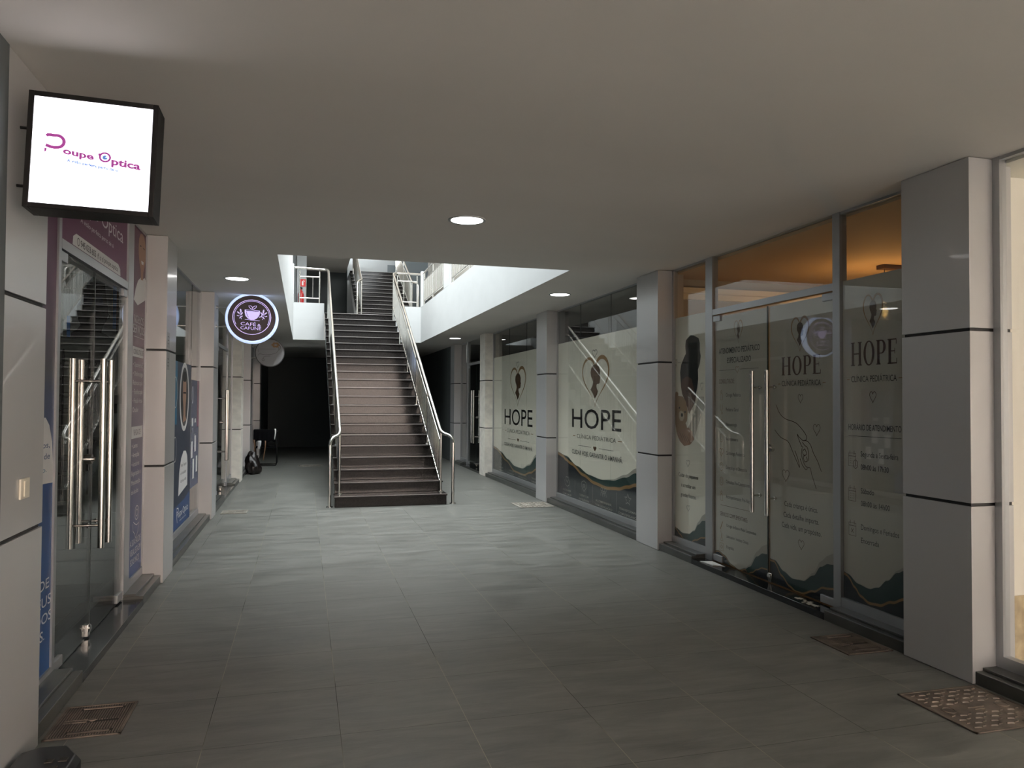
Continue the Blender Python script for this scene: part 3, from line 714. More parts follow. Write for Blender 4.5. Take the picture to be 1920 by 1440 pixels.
# ------------------------------------------------------------------ clinic decals (right)
XF = XS+.024
def decal(loc, label, group='printed window films of the clinic', cat='window sticker', name='window_sticker'):
    return empty(name, loc, label, cat, group)
def film(root, side, a0, a1, z0, z1, m='film_cream', pos=None, name='film_sheet'):
    s = 1 if side == 'R' else -1; p = pos if pos is not None else XF
    return MB().box(p, p+s*.0006, a0, a1, z0, z1).build(name, m, root)
def waves(art, top, gold, a0, a1, zb, sand=True):
    """top: edge of teal wave from left to right, gold: lower gold edge; below is navy"""
    dn_ = lambda pts, d: [(a, max(zb, z-d)) for a, z in pts]
    def interp(pts, a):
        p = sorted(pts)
        if a <= p[0][0]: return p[0][1]
        if a >= p[-1][0]: return p[-1][1]
        for (x0, y0), (x1, y1) in zip(p[:-1], p[1:]):
            if x0 <= a <= x1:
                t = (a-x0)/(x1-x0); t = t*t*(3-2*t); return y0+(y1-y0)*t
    As = [a0+(a1-a0)*i/48 for i in range(49)]
    A0 = max(a for a, z in gold)
    T = [(a, interp(top, a)) for a in As]
    Gd = [(a, max(zb, min(interp(gold, a) if a <= A0 else interp(top, a)-.004, interp(top, a)-.002))) for a in As]
    thick = (top[0][1]-zb)*.055+.006
    if sand: art.band(('sand', 'sand_wave'), [(a, z+.10*max(0, min(1, (max(As)-.15*abs(a1-a0)-a)/abs(a1-a0)*1.2))*(.5+.5*math.sin(3+4*(a-a0)/(a1-a0)))+.004) for a, z in T], T, .0008)
    art.band(('teal', 'teal_wave'), T, Gd, .0010)
    art.band(('gold', 'gold_line'), Gd, dn_(Gd, thick), .0012)
    art.band(('film_navy', 'navy_wave'), dn_(Gd, thick*.9), [(a, zb) for a in As], .0010)
ZB = .16
# window 2 and 3 (large HOPE windows)
def hope_window(y0, y1, top, gold, LG, HP, CL, LN, CU, H2, H2b, label, icons=None):
    root = decal((XF, (y0+y1)/2, ZB), label)
    film(root, 'R', y0, y1, ZB-.01, 2.425)
    ar = Art('R', XF); waves(ar, top, gold, y1, y0, ZB-.01)
    heart_logo(ar, 'R', ((LG[0]+LG[1])/2, LG[2]+LG[3]/2), abs(LG[0]-LG[1]), LG[3], .045)
    ar.text(('ink', 'name_lettering'), 'HOPE', *HP, bold=.004)
    ar.text(('ink_grey', 'lettering'), 'CLÍNICA PEDIÁTRICA', *CL, bold=-.004)
    g = .10; zc = CL[2]+CL[3]*.45
    ar.line(('gold', 'gold_dash'), [(CL[0]+.06, zc), (CL[0]+.16, zc)], .010); ar.line(('gold', 'gold_dash'), [(CL[1]-.06, zc), (CL[1]-.20, zc)], .010)
    mid = (LN[0]+LN[1])/2
    ar.line(('ink_grey', 'lettering'), [(LN[0], LN[2]), (mid+.14, LN[2])], .006); ar.line(('ink_grey', 'lettering'), [(mid-.14, LN[2]), (LN[1], LN[2])], .006)
    ar.heart(('bronze', 'small_heart'), (mid, H2b), .12, .07, 0)
    ar.text(('ink', 'slogan'), 'CUIDAR HOJE, GARANTIR O AMANHÃ.', *CU, bold=.006)
    ar.heart(('ink_grey', 'small_heart_outline'), H2, .17, .11, .010)
    if icons:
        for k, (a0, a1, l1, l2) in enumerate(icons):
            ar.text(('pale_ink', 'caption'), l1, a0, a1, .222, .027, bold=.002); ar.text(('pale_ink', 'caption'), l2, a0+.02, a1-.02, .165, .027, bold=.002)
            c = ((a0+a1)/2, .37); Kc = ('pale_ink', 'icon')
            if k == 0:
                ar.heart(Kc, (c[0], c[1]+.02), .13, .09, .007); ar.line(Kc, [(c[0]+.11, c[1]+.02), (c[0]+.09, c[1]-.05), (c[0], c[1]-.08), (c[0]-.09, c[1]-.05), (c[0]-.11, c[1]+.02)], .007)
            elif k == 1:
                ar.line(Kc, [(c[0], c[1]+.075), (c[0]-.09, c[1]+.05), (c[0]-.08, c[1]-.02), (c[0], c[1]-.075), (c[0]+.08, c[1]-.02), (c[0]+.09, c[1]+.05)], .007, closed=True); ar.heart(Kc, c, .07, .045, .006)
            elif k == 2:
                for dx in (-.06, .06): ar.ring(Kc, (c[0]+dx, c[1]+.03), .03, .022, .006); ar.line(Kc, [(c[0]+dx*1.6, c[1]-.06), (c[0]+dx*1.3, c[1]-.005), (c[0]+dx*.7, c[1]-.005), (c[0]+dx*.4, c[1]-.06)], .006)
                ar.heart(Kc, (c[0], c[1]-.01), .05, .04, .005)
            else:
                pts = []
                for j in range(10): rr = 1 if j % 2 == 0 else .45; t = math.pi/2+j*math.pi/5; pts.append((c[0]+.10*rr*math.cos(t), c[1]+.072*rr*math.sin(t)))
                ar.line(Kc, pts, .007, closed=True)
            if k < 3: ar.line(Kc, [(a1-.16, .18), (a1-.16, .42)], .004)
    ar.build(root, {})
hope_window(7.70, 10.93,
    [(11.011, .782), (10.567, .739), (10.074, .624), (9.623, .545), (9.207, .522), (8.823, .549), (8.41, .627), (8.109, .709), (7.7, .8)],
    [(10.6, .71), (10.315, .66), (9.844, .545), (9.41, .475), (9.011, .456), (8.641, .485), (8.353, .54), (8.109, .59), (7.7, .65)],
    (9.875, 8.935, 1.475, .66), (10.296, 8.539, 1.176, .262), (10.094, 8.704, 1.028, .055), (10.038, 8.776, .924), (10.292, 8.497, .793, .061),
    (9.42, 2.185), .91, 'clinic window film with heart logo and four small icons, first large window',
    [(10.664, 10.327, 'ACOLHER', 'COM AMOR'), (9.977, 9.635, 'CUIDAR COM', 'EXCELÊNCIA'), (9.373, 8.833, 'ACOMPANHAR', 'COM DEDICAÇÃO'), (8.60, 8.08, 'TRANSFORMAR', 'COM ESPERANÇA')])
hope_window(11.45, 14.98,
    [(15.0, .62), (14.777, .604), (14.38, .546), (13.845, .434), (13.346, .343), (12.882, .34), (12.448, .432), (12.026, .608), (11.5, .78)],
    [(14.5, .54), (14.0, .42), (13.345, .265), (12.791, .254), (12.363, .331), (12.023, .421), (11.5, .50)],
    (13.683, 12.681, 1.45, .70), (14.100, 12.252, 1.10, .29), (13.907, 12.415, .95, .067), (13.85, 12.45, .83), (14.112, 12.245, .69, .06),
    (13.19, 2.205), .83, 'clinic window film with heart logo, on the second large window further away',
    [(14.5, 14.2, 'ACOLHER', 'COM AMOR'), (13.8, 13.45, 'CUIDAR COM', 'EXCELÊNCIA'), (13.1, 12.6, 'ACOMPANHAR', 'COM DEDICAÇÃO'), (12.3, 11.8, 'TRANSFORMAR', 'COM ESPERANÇA')])

# pane with the child and teddy bear
root = decal((XF, 6.83, .15), 'clinic window film with a child hugging a teddy bear, beside the door')
film(root, 'R', 6.49, 7.15, .15, 2.425)
ar = Art('R', XF); waves(ar, [(7.203, .268), (7.111, .232), (6.984, .204), (6.861, .216), (6.756, .261), (6.668, .341), (6.583, .391), (6.49, .404)],
    [(7.12, .225), (7.047, .189), (6.953, .145), (6.846, .142), (6.712, .188), (6.597, .23), (6.49, .248)], 7.15, 6.49, .15)
P_ = lambda key, pts, off: ar.poly(key, pts, off)
P_(('hoodie', 'child_sleeve'), [(6.706, 1.515), (6.786, 1.381), (6.877, 1.288), (6.801, 1.232), (6.756, 1.167), (6.697, 1.28), (6.60, 1.428), (6.54, 1.50), (6.56, 1.60), (6.66, 1.60)], .001)
P_(('skin_dark', 'child_face'), [(7.025, 1.787), (6.945, 1.823), (6.802, 1.787), (6.726, 1.704), (6.713, 1.603), (6.733, 1.54), (6.789, 1.49), (6.853, 1.425), (6.879, 1.476), (6.931, 1.552), (6.998, 1.63), (7.025, 1.709)], .0014)
P_(('hair', 'child_hair'), [(6.879, 2.2), (6.82, 2.222), (6.764, 2.216), (6.664, 2.182), (6.639, 2.131), (6.639, 2.062), (6.62, 1.999), (6.639, 1.926), (6.676, 1.865), (6.669, 1.777), (6.689, 1.69), (6.733, 1.591), (6.751, 1.666), (6.802, 1.781), (6.892, 1.809), (6.998, 1.78), (7.025, 1.722), (7.041, 1.853), (7.02, 1.93), (6.958, 2.005), (6.919, 2.041), (6.932, 2.12), (6.919, 2.177)], .0018)
ar.line(('hair', 'child_hair'), [(6.93, 1.665), (6.90, 1.655), (6.87, 1.665)], .008, .002)
P_(('bear', 'teddy_bear'), [(7.162, 1.402), (7.017, 1.375), (6.907, 1.317), (6.877, 1.228), (6.985, 1.208), (7.113, 1.226), (7.14, 1.308)], .0016)
P_(('skin_tan', 'child_hands'), [(7.113, 1.241), (6.985, 1.269), (6.861, 1.289), (6.786, 1.247), (6.747, 1.175), (6.831, 1.118), (6.954, 1.096), (7.048, 1.144), (7.096, 1.196)], .0018)
for k in range(4): ar.line(('skin_dark', 'child_face'), [(7.05-.05*k, 1.235-.012*k), (6.98-.05*k, 1.155-.008*k)], .006, .0022)
P_(('bear', 'teddy_bear'), [(7.148, 1.618), (7.14, 1.648), (7.112, 1.657), (7.079, 1.637), (7.085, 1.591), (7.14, 1.559)], .0019)
P_(('bear', 'teddy_bear'), [(7.148, 1.565), (7.079, 1.611), (6.985, 1.604), (6.918, 1.553), (6.884, 1.463), (6.892, 1.361), (6.944, 1.308), (7.052, 1.291), (7.134, 1.341), (7.15, 1.419), (7.15, 1.499)], .0020)
P_(('bear_light', 'teddy_muzzle'), [(7.065, 1.434), (7.025, 1.461), (6.966, 1.443), (6.95, 1.391), (6.984, 1.352), (7.038, 1.354), (7.065, 1.389)], .0023)
for c in ((7.0, 1.413, .022, .02), (7.055, 1.487, .014, .011), (6.934, 1.445, .014, .011)): ar.ell(('hair', 'child_hair'), (c[0], c[1]), c[2], c[3], .0026, 14)
ar.heart(('ink_grey', 'small_heart_outline'), (7.13, 1.955), .05, .075, .004); ar.line(('ink_grey', 'small_heart_outline'), [(7.09, 1.955), (7.03, 1.955)], .003)
ar.heart(('ink_grey', 'small_heart_outline'), (6.876, .922), .07, .07, .004); ar.heart(('ink_grey', 'small_heart_outline'), (6.869, .47), .065, .062, .004)
ar.heart(('ink_grey', 'small_heart_outline'), (6.60, 1.70), .05, .075, .003)
for s__, a0, a1, z in (('Cuidar de pequenos', 7.073, 6.674, .779), ('é acreditar em', 7.016, 6.727, .678), ('grandes futuros.', 7.025, 6.712, .580)): ar.text(('ink', 'lettering'), s__, a0, a1, z, .040)
ar.build(root, {})

# door leaf 1: list of services
root = decal((XF, 5.93, .09), 'clinic film on the far door leaf listing its services')
film(root, 'R', 5.512, 6.35, .057, 2.35, 'film_door')
ar = Art('R', XF); waves(ar, [(6.39, .143), (6.297, .161), (6.194, .137), (6.069, .075), (5.96, .055), (5.85, .085), (5.786, .116), (5.675, .228), (5.588, .27), (5.50, .277)],
    [(5.83, .045), (5.75, .08), (5.675, .12), (5.60, .15), (5.50, .154)], 6.35, 5.512, .057)
heart_logo(ar, 'R', (5.958, 2.182), .13, .205, .010)
I = ('ink', 'lettering'); B_ = ('ink_brown', 'brown_lettering'); Ic = ('gold', 'icon')
ar.text(I, 'ATENDIMENTO PEDIÁTRICO', 6.282, 5.628, 1.999, .050, bold=.006); ar.text(I, 'ESPECIALIZADO', 6.142, 5.759, 1.909, .049, bold=.006)
ar.line(I, [(6.282, 1.845), (6.02, 1.845)], .003); ar.line(I, [(5.93, 1.845), (5.647, 1.845)], .003); ar.heart(Ic, (5.975, 1.84), .06, .06, .004)
ar.text(B_, 'CONSULTAS DE:', 6.282, 6.024, 1.721, .041)
for s__, aR, z in (('Cirurgia Pediátrica', 5.919, 1.600), ('Pediatria Geral', 5.957, 1.466), ('Neonatologia', 5.982, 1.330), ('Neuropediatria', 5.961, 1.197), ('Cardiologia Pediátrica', 5.860, 1.066),
    ('Ginecologia e Obstetrícia', 5.821, .934), ('Consultas Pré-Concepcionais', 5.762, .803), ('Acompanhamento Pré-Natal', 5.769, .666)):
    ar.text(I, s__, 6.163, aR, z, .031)
ar.line(B_, [(6.258, .592), (5.751, .598)], .003)
ar.text(B_, 'SERVIÇOS COMPLEMENTARES:', 6.263, 5.813, .494, .036)
for s__, aR, z in (('Cirurgias de Baixa e Média Complexidade', 5.685, .405), ('Laboratório / Análises Clínicas', 5.804, .305), ('Ecografias', 6.032, .209)): ar.text(I, s__, 6.156, aR, z, .026)
for k in range(8):
    z = 1.615-.1337*k; c = (6.242, z)
    if k in (0, 7): ar.ring(Ic, (c[0], z+.03), .012, .012, .004); ar.line(Ic, [(c[0]+.02, z-.045), (c[0]+.016, z+.012), (c[0]-.016, z+.012), (c[0]-.02, z-.045)], .004, closed=True)
    elif k == 1: ar.line(Ic, [(c[0]+.02, z+.045), (c[0]+.02, z), (c[0], z-.02), (c[0]-.015, z), (c[0]-.015, z+.045)], .004); ar.ring(Ic, (c[0]-.01, z-.035), .008, .008, .004)
    elif k == 4: ar.heart(Ic, c, .07, .075, .004); ar.line(Ic, [(c[0]+.025, z), (c[0]+.008, z), (c[0], z+.015), (c[0]-.008, z-.015), (c[0]-.025, z)], .003)
    else: ar.ring(Ic, c, .028, .038, .004); ar.ring(Ic, (c[0], z+.004), .013, .018, .003)
ar.line(Ic, [(6.262, .365), (6.222, .44)], .008); ar.line(Ic, [(6.255, .355), (6.248, .33)], .004)
ar.line(Ic, [(6.24, .35-.02), (6.24, .30), (6.262, .262), (6.215, .262), (6.236, .30), (6.236, .33)], .004)
ar.line(Ic, [(6.27, .24), (6.21, .24), (6.21, .17), (6.27, .17)], .004, closed=True); ar.ring(Ic, (6.24, .205), .013, .015, .004)
ar.build(root, {})

# door leaf 2: logo and drawing of joined hands
root = decal((XF, 5.09, .09), 'clinic film on the near door leaf with a drawing of joined hands')
film(root, 'R', 4.69, 5.488, .057, 2.35, 'film_door')
ar = Art('R', XF); waves(ar, [(5.508, .249), (5.422, .248), (5.303, .183), (5.188, .15), (5.059, .162), (4.935, .23), (4.849, .316), (4.766, .353), (4.68, .362)],
    [(5.42, .235), (5.33, .15), (5.226, .07+.02), (5.15, .065), (5.078, .069), (4.936, .118), (4.817, .174), (4.68, .193)], 5.488, 4.69, .057)
heart_logo(ar, 'R', (5.087, 2.085), .215, .27, .016)
serif(ar, ('ink_brown', 'name_lettering'), 'HOPE', 5.321, 4.837, 1.769, .147)
ar.text(I, 'CLÍNICA PEDIÁTRICA', 5.321, 4.84, 1.682, .042); ar.line(('gold', 'gold_dash'), [(5.37, 1.70), (5.34, 1.70)], .005); ar.line(('gold', 'gold_dash'), [(4.82, 1.70), (4.785, 1.70)], .005)
for c, w, h in (((5.082, 1.578), .06, .07), ((5.079, .434), .07, .077), ((4.889, 1.34), .08, .088), ((5.272, .955), .09, .097)): ar.heart(('ink_brown', 'small_heart_outline'), c, w, h, .004)
for s__, a0, a1, z in (('Cada criança é única.', 5.289, 4.881, .713), ('Cada detalhe importa.', 5.301, 4.868, .625), ('Cada vida, um propósito.', 5.325, 4.840, .540)): ar.text(I, s__, a0, a1, z, .041)
Hn = ('ink_brown', 'hands_drawing')
def smooth(p, n=6):
    o = []
    for i in range(len(p)-1):
        p0 = p[max(i-1, 0)]; p1 = p[i]; p2 = p[i+1]; p3 = p[min(i+2, len(p)-1)]
        for j in range(n):
            t = j/n; o.append(tuple(.5*((2*p1[k])+(-p0[k]+p2[k])*t+(2*p0[k]-5*p1[k]+4*p2[k]-p3[k])*t*t+(-p0[k]+3*p1[k]-3*p2[k]+p3[k])*t**3) for k in (0, 1)))
    return o+[p[-1]]
for ln in ([(5.40, 1.53), (5.35, 1.46), (5.278, 1.418), (5.19, 1.40), (5.126, 1.381), (5.053, 1.331), (5.014, 1.292), (5.014, 1.261), (5.054, 1.252)],
           [(5.418, 1.322), (5.338, 1.265), (5.24, 1.234), (5.184, 1.161), (5.137, 1.094), (5.095, 1.040), (5.118, 1.107), (5.155, 1.168)],
           [(5.054, 1.252), (5.099, 1.277), (5.123, 1.299), (5.11, 1.27), (5.075, 1.215), (5.054, 1.198)],
           [(5.054, 1.252), (5.009, 1.252), (4.965, 1.226), (4.93, 1.166), (4.879, 1.102), (4.837, 1.028)],
           [(5.063, 1.192), (5.072, 1.145), (5.05, 1.09), (5.02, 1.055), (4.992, 1.048), (4.966, 1.044), (4.948, .995), (4.92, .94), (4.897, .893)],
           [(5.03, 1.19), (5.055, 1.17), (5.045, 1.14), (5.01, 1.15), (5.03, 1.19)], [(5.03, 1.14), (5.05, 1.12), (5.03, 1.09), (5.0, 1.10), (5.015, 1.13)],
           [(5.06, 1.24), (5.03, 1.215), (5.0, 1.20), (4.985, 1.15), (4.985, 1.10)], [(5.09, 1.11), (5.06, 1.06), (5.02, 1.03), (5.0, 1.04)]):
    ar.line(Hn, smooth(ln), .0055)
ar.build(root, {})

# pane B: opening hours
root = decal((XF, 4.3, .15), 'clinic window film with the opening hours, next to the near pillar')
film(root, 'R', 3.82, 4.597, .12, 2.43, 'film_door')
ar = Art('R', XF); waves(ar, [(4.633, .344), (4.556, .329), (4.457, .282), (4.348, .271), (4.269, .298), (4.179, .366), (4.092, .437), (4.026, .465), (3.82, .47)],
    [(4.55, .315), (4.49, .26), (4.43, .211), (4.348, .183), (4.256, .192), (4.142, .241), (4.027, .288), (3.82, .31)], 4.597, 3.82, .12)
heart_logo(ar, 'R', (4.299, 2.155), .18, .28, .014)
serif(ar, ('ink_brown', 'name_lettering'), 'HOPE', 4.514, 4.079, 1.811, .166)
ar.text(I, 'CLÍNICA PEDIÁTRICA', 4.512, 4.086, 1.696, .042); ar.line(('gold', 'gold_dash'), [(4.555, 1.715), (4.53, 1.715)], .005); ar.line(('gold', 'gold_dash'), [(4.07, 1.715), (4.03, 1.715)], .005)
ar.heart(('ink_brown', 'small_heart_outline'), (4.303, 1.588), .06, .078, .004)
ar.text(I, 'HORÁRIO DE ATENDIMENTO', 4.543, 4.048, 1.358, .040, bold=.003); ar.line(I, [(4.543, 1.315), (4.049, 1.317)], .003)
for s__, a1, z in (('Segunda a Sexta-feira', 4.076, 1.175), ('08h00 às 17h30', 4.162, 1.084), ('Sábado', 4.296, .918), ('08h00 às 14h00', 4.154, .831), ('Domingos e Feriados', 4.073, .666), ('Encerrada', 4.252, .574)):
    ar.text(I, s__, 4.422, a1, z, .036)
Ik = ('ink_brown', 'calendar_icon')
for k, z in enumerate((1.092, .845, .600)):
    ar.line(Ik, [(4.543, z+.01), (4.543, z+.10), (4.473, z+.10), (4.473, z+.01)], .004, closed=True); ar.line(Ik, [(4.543, z+.08), (4.473, z+.08)], .004)
    for a in (4.53, 4.488): ar.line(Ik, [(a, z+.09), (a, z+.118)], .004)
    if k == 2: ar.line(Ik, [(4.52, z+.06), (4.497, z+.03)], .004); ar.line(Ik, [(4.497, z+.06), (4.52, z+.03)], .004)
    else:
        for i in range(3):
            for j in range(3 if k else 2): ar.ell(Ik, (4.525-.016*j, z+.062-.016*i), .003, .003, .0018, 6)
    if k == 0: ar.ring(Ik, (4.475, z+.025), .022, .030, .004); ar.line(Ik, [(4.475, z+.045), (4.475, z+.022), (4.466, z+.015)], .003)
ar.build(root, {})

# ------------------------------------------------------------------ optician decals (left)
XH = XG-.0112
def fl(root, a0, a1, z0, z1, m): return film(root, 'L', a0, a1, z0, z1, m, XH)
gL = 'printed window films of the optician'
root = decal((XH, 5.4, 2.43), 'purple printed film above the optician door with white phone number tab', gL)
fl(root, 4.62, 6.20, 2.43, 2.935, 'purple'); ar = Art('L', XH); w = ('white_ink', 'lettering')
ar.text(w, 'Poupe Optica', 4.82, 6.06, 2.69, .095); ar.text(w, 'A visão perfeita perto de si', 4.98, 5.78, 2.602, .030)
ar.poly(('white_ink', 'number_tab'), [(4.83, 2.44), (6.0, 2.44), (5.99, 2.49), (5.93, 2.515), (4.90, 2.515), (4.84, 2.49)], .001)
ar.text(('ink', 'phone_lettering'), '945 033 605', 4.99, 5.33, 2.455, .040, bold=.008); ar.ring(('ink', 'phone_lettering'), (4.945, 2.475), .022, .022, .006)
for i, ch_ in enumerate(('f', 'o', 'd')): ar.text(('ink', 'phone_lettering'), ch_, 5.37+.055*i, 5.40+.055*i, 2.455, .036)
ar.text(('ink', 'phone_lettering'), 'poupe.optica', 5.54, 5.92, 2.46, .034, bold=.004); ar.build(root, {})
root = decal((XH, 4.2, .11), 'tall purple to blue printed film left of the optician door', gL)
m = D.materials.new('purple_blue'); m.use_nodes = True; nt = m.node_tree; MATS['purple_blue'] = m
tc = nt.nodes.new('ShaderNodeTexCoord'); sp = nt.nodes.new('ShaderNodeSeparateXYZ'); cr = nt.nodes.new('ShaderNodeValToRGB'); mr = nt.nodes.new('ShaderNodeMapRange')
mr.inputs[2].default_value = 2.83; nt.links.new(tc.outputs['Object'], sp.inputs[0]); nt.links.new(sp.outputs[2], mr.inputs[0]); nt.links.new(mr.outputs[0], cr.inputs[0]); nt.links.new(cr.outputs[0], nt.nodes['Principled BSDF'].inputs[0])
el = cr.color_ramp.elements; el[0].position = .0; el[0].color = (.006, .05, .17, 1); el[1].position = 1; el[1].color = (.13, .02, .08, 1)
for p, c in ((.42, (.008, .03, .11, 1)), (.52, (.012, .02, .06, 1)), (.56, (.03, .03, .04, 1)), (.70, (.07, .03, .06, 1))): e_ = el.new(p); e_.color = c
nt.nodes['Principled BSDF'].inputs['Roughness'].default_value = .5
fl(root, 3.82, 4.555, .105, 2.93, 'purple_blue')
ar = Art('L', XH); ar.poly(('white_ink', 'text_bubble'), [(3.9, 1.13), (4.555, 1.10), (4.553, 1.20), (4.53, 1.32), (4.48, 1.41), (4.42, 1.45), (3.9, 1.45)], .001)
bl = ('blue_film', 'bubble_lettering')
ar.text(bl, 'para olhos,', 4.02, 4.492, 1.292, .03, bold=.004); ar.text(bl, 'um olhar de', 4.0, 4.495, 1.233, .03, bold=.004); ar.text(('cyan_film', 'bubble_lettering'), 'futuro.', 4.15, 4.449, 1.166, .026)
for s__, a0, a1, z in (('SAÚDE', 4.12, 4.520, .552), ('DOS SEUS', 3.96, 4.557, .462), ('CUIDADOS', 3.90, 4.570, .375), ('OLHOS.', 4.05, 4.460, .291)): ar.text(w, s__, a0, a1, z, .052, bold=.004)
ar.build(root, {})
root = decal((XH, 6.66, .15), 'narrow plum film listing optician services under a smiling man', gL)
m = D.materials.new('plum_blue'); m.use_nodes = True; nt = m.node_tree; MATS['plum_blue'] = m
tc = nt.nodes.new('ShaderNodeTexCoord'); sp = nt.nodes.new('ShaderNodeSeparateXYZ'); cr = nt.nodes.new('ShaderNodeValToRGB'); mr = nt.nodes.new('ShaderNodeMapRange')
mr.inputs[2].default_value = 2.8; nt.links.new(tc.outputs['Object'], sp.inputs[0]); nt.links.new(sp.outputs[2], mr.inputs[0]); nt.links.new(mr.outputs[0], cr.inputs[0]); nt.links.new(cr.outputs[0], nt.nodes['Principled BSDF'].inputs[0])
el = cr.color_ramp.elements; el[0].color = (.02, .05, .16, 1); el[1].color = (.09, .025, .05, 1); e_ = el.new(.35); e_.color = (.07, .06, .11, 1); e_ = el.new(.6); e_.color = (.09, .045, .075, 1)
fl(root, 6.378, 6.90, .15, 2.93, 'plum_blue'); ar = Art('L', XH)
ar.poly(('white_ink', 'man_shirt'), [(6.45, 2.33), (6.52, 2.43), (6.60, 2.50), (6.70, 2.54), (6.76, 2.53), (6.85, 2.56), (6.90, 2.54), (6.90, 2.38), (6.6, 2.30)], .0012)
ar.poly(('skin_tan', 'man_face'), [(6.613, 2.84), (6.66, 2.89), (6.73, 2.905), (6.81, 2.89), (6.855, 2.84), (6.875, 2.76), (6.872, 2.699), (6.822, 2.627), (6.79, 2.59), (6.79, 2.53), (6.70, 2.52), (6.69, 2.60), (6.64, 2.65), (6.605, 2.72), (6.60, 2.78)], .0016)
ar.poly(('white_ink', 'man_smile'), [(6.70, 2.678), (6.80, 2.682), (6.785, 2.655), (6.72, 2.652)], .0020)
ar.line(('hair', 'man_features'), [(6.64, 2.79), (6.70, 2.795)], .008, .002); ar.line(('hair', 'man_features'), [(6.77, 2.795), (6.83, 2.79)], .008, .002)
for s__, a0, a1, z, h_ in (('NOSSOS', 6.47, 6.83, 2.155, .062), ('SERVIÇOS', 6.45, 6.86, 2.075, .066)): ar.text(w, s__, a0, a1, z, h_)
ar.line(w, [(6.47, 2.045), (6.85, 2.045)], .005)
ar.rect(('white_ink', 'heading_tab'), 6.45, 6.86, 1.885, 1.965); ar.text(('plum_grey', 'heading_lettering'), 'CONSULTAS DE', 6.47, 6.84, 1.905, .04, bold=.006)
for i, s__ in enumerate(('• Optometria E', '• Oftalmologia', '  Retinoscopia', '• Fundoscopia', '• Pressão Intra-', '  Ocular')): ar.text(w, s__, 6.47, 6.83 if i < 5 else 6.68, 1.805-.072*i, .038)
ar.rect(('white_ink', 'heading_tab'), 6.45, 6.86, 1.235, 1.33); ar.text(('plum_grey', 'heading_lettering'), 'VENDA DE', 6.52, 6.78, 1.26, .045, bold=.008)
for i, (s__, a1) in enumerate((('• Lentes', 6.67), ('• Armações', 6.74), ('• Acessórios', 6.75), ('Reparação e', 6.80), ('Manutenção', 6.79), ('de óculos', 6.73))): ar.text(w, s__, 6.47, a1, 1.16-.073*i, .038)
ar.ring(w, (6.69, .63), .07, .055, .007); ar.ring(w, (6.69, .63), .035, .028, .006)
ar.line(w, [(6.55, .56), (6.56, .50), (6.62, .47), (6.66, .43), (6.74, .47), (6.78, .54), (6.70, .53), (6.62, .55), (6.57, .57)], .007)
for i, s__ in enumerate(('A SUA SAÚDE', 'VISUAL ESTÁ EM', 'BOAS MÃOS!')): ar.text(w, s__, 6.46+.02*(i == 2), 6.84-.04*(i == 2), .385-.075*i, .05)
ar.build(root, {})
# second optician window
root = decal((XH, 8.5, .16), 'dark blue optician film with an oval portrait and white text bubble', gL)
fl(root, 7.42, 9.63, .16, 1.95, mat('navy_film', (.012, .022, .045), .5)); ar = Art('L', XH)
ar.rect(('cyan_film', 'cyan_strip'), 8.0, 8.62, 1.28, 1.95, .0010); ar.ring(('white_ink', 'spectacle_outline'), (8.50, 1.62), .13, .16, .010); ar.ring(('white_ink', 'spectacle_outline'), (8.52, 1.02), .10, .13, .010)
ar.poly(('blue_film', 'blue_band'), [(7.42, .165), (9.63, .165), (9.63, .47), (9.2, .42), (8.5, .40), (7.42, .60)], .0010)
ar.ell(('white_ink', 'oval_frame'), (9.12, 1.575), .34, .385, .0014, 40); ar.ell(('ink', 'oval_ground'), (9.12, 1.575), .27, .33, .0018, 40)
ar.poly(('skin_tan', 'portrait_face'), [(9.0, 1.72), (9.06, 1.80), (9.17, 1.80), (9.24, 1.72), (9.24, 1.56), (9.20, 1.46), (9.20, 1.36), (9.28, 1.31), (9.02, 1.29), (9.06, 1.38), (9.05, 1.46), (9.0, 1.56)], .0022)
ar.ell(('hair', 'portrait_hair'), (9.12, 1.80), .14, .06, .0026); ar.line(('hair', 'portrait_hair'), [(9.02, 1.62), (9.10, 1.62), (9.14, 1.62), (9.22, 1.62)], .018, .0028)
ar.poly(('white_ink', 'text_bubble'), [(8.78, .50), (9.42, .56), (9.42, .80), (9.38, .90), (9.28, .96), (9.12, .97), (8.95, .90), (8.83, .76)], .0014)
for i, s__ in enumerate(('Ver bem', 'é cuidar', 'da sua vida')): ar.text(('ink', 'bubble_lettering'), s__, 8.92+.0*i, 9.33, .80-.085*i, .035)
ar.text(w, 'Poupe Optica', 8.70, 9.50, .27, .075, bold=.002); ar.text(w, 'A visão perfeita perto de si', 8.88, 9.36, .215, .02)
ar.line(w, [(8.74, .22), (8.70, .30), (8.70, .38), (8.80, .37), (8.84, .32)], .014); ar.build(root, {})
root = decal((XH, 10.0, .48), 'pale lilac optician film with small white notices, beside the pillar', gL)
fl(root, 9.66, 10.335, .48, 1.78, film_mat('lilac_film', (.17, .185, .27), .5)); ar = Art('L', XH)
for a, z, hh in ((9.72, 1.22, .10), (9.70, .84, .20), (9.98, .90, .20), (9.84, .58, .24), (10.12, .64, .20), (9.96, 1.26, .05)): ar.rect(('white_ink', 'notice'), a, a+.12, z, z+hh)
for a, z in ((9.76, 1.60), (9.80, 1.10), (10.0, 1.02)): ar.ring(('white_ink', 'notice'), (a, z), .05, .10, .01)
ar.rect(('purple', 'purple_patch'), 10.15, 10.33, 1.2, 1.78); ar.build(root, {})
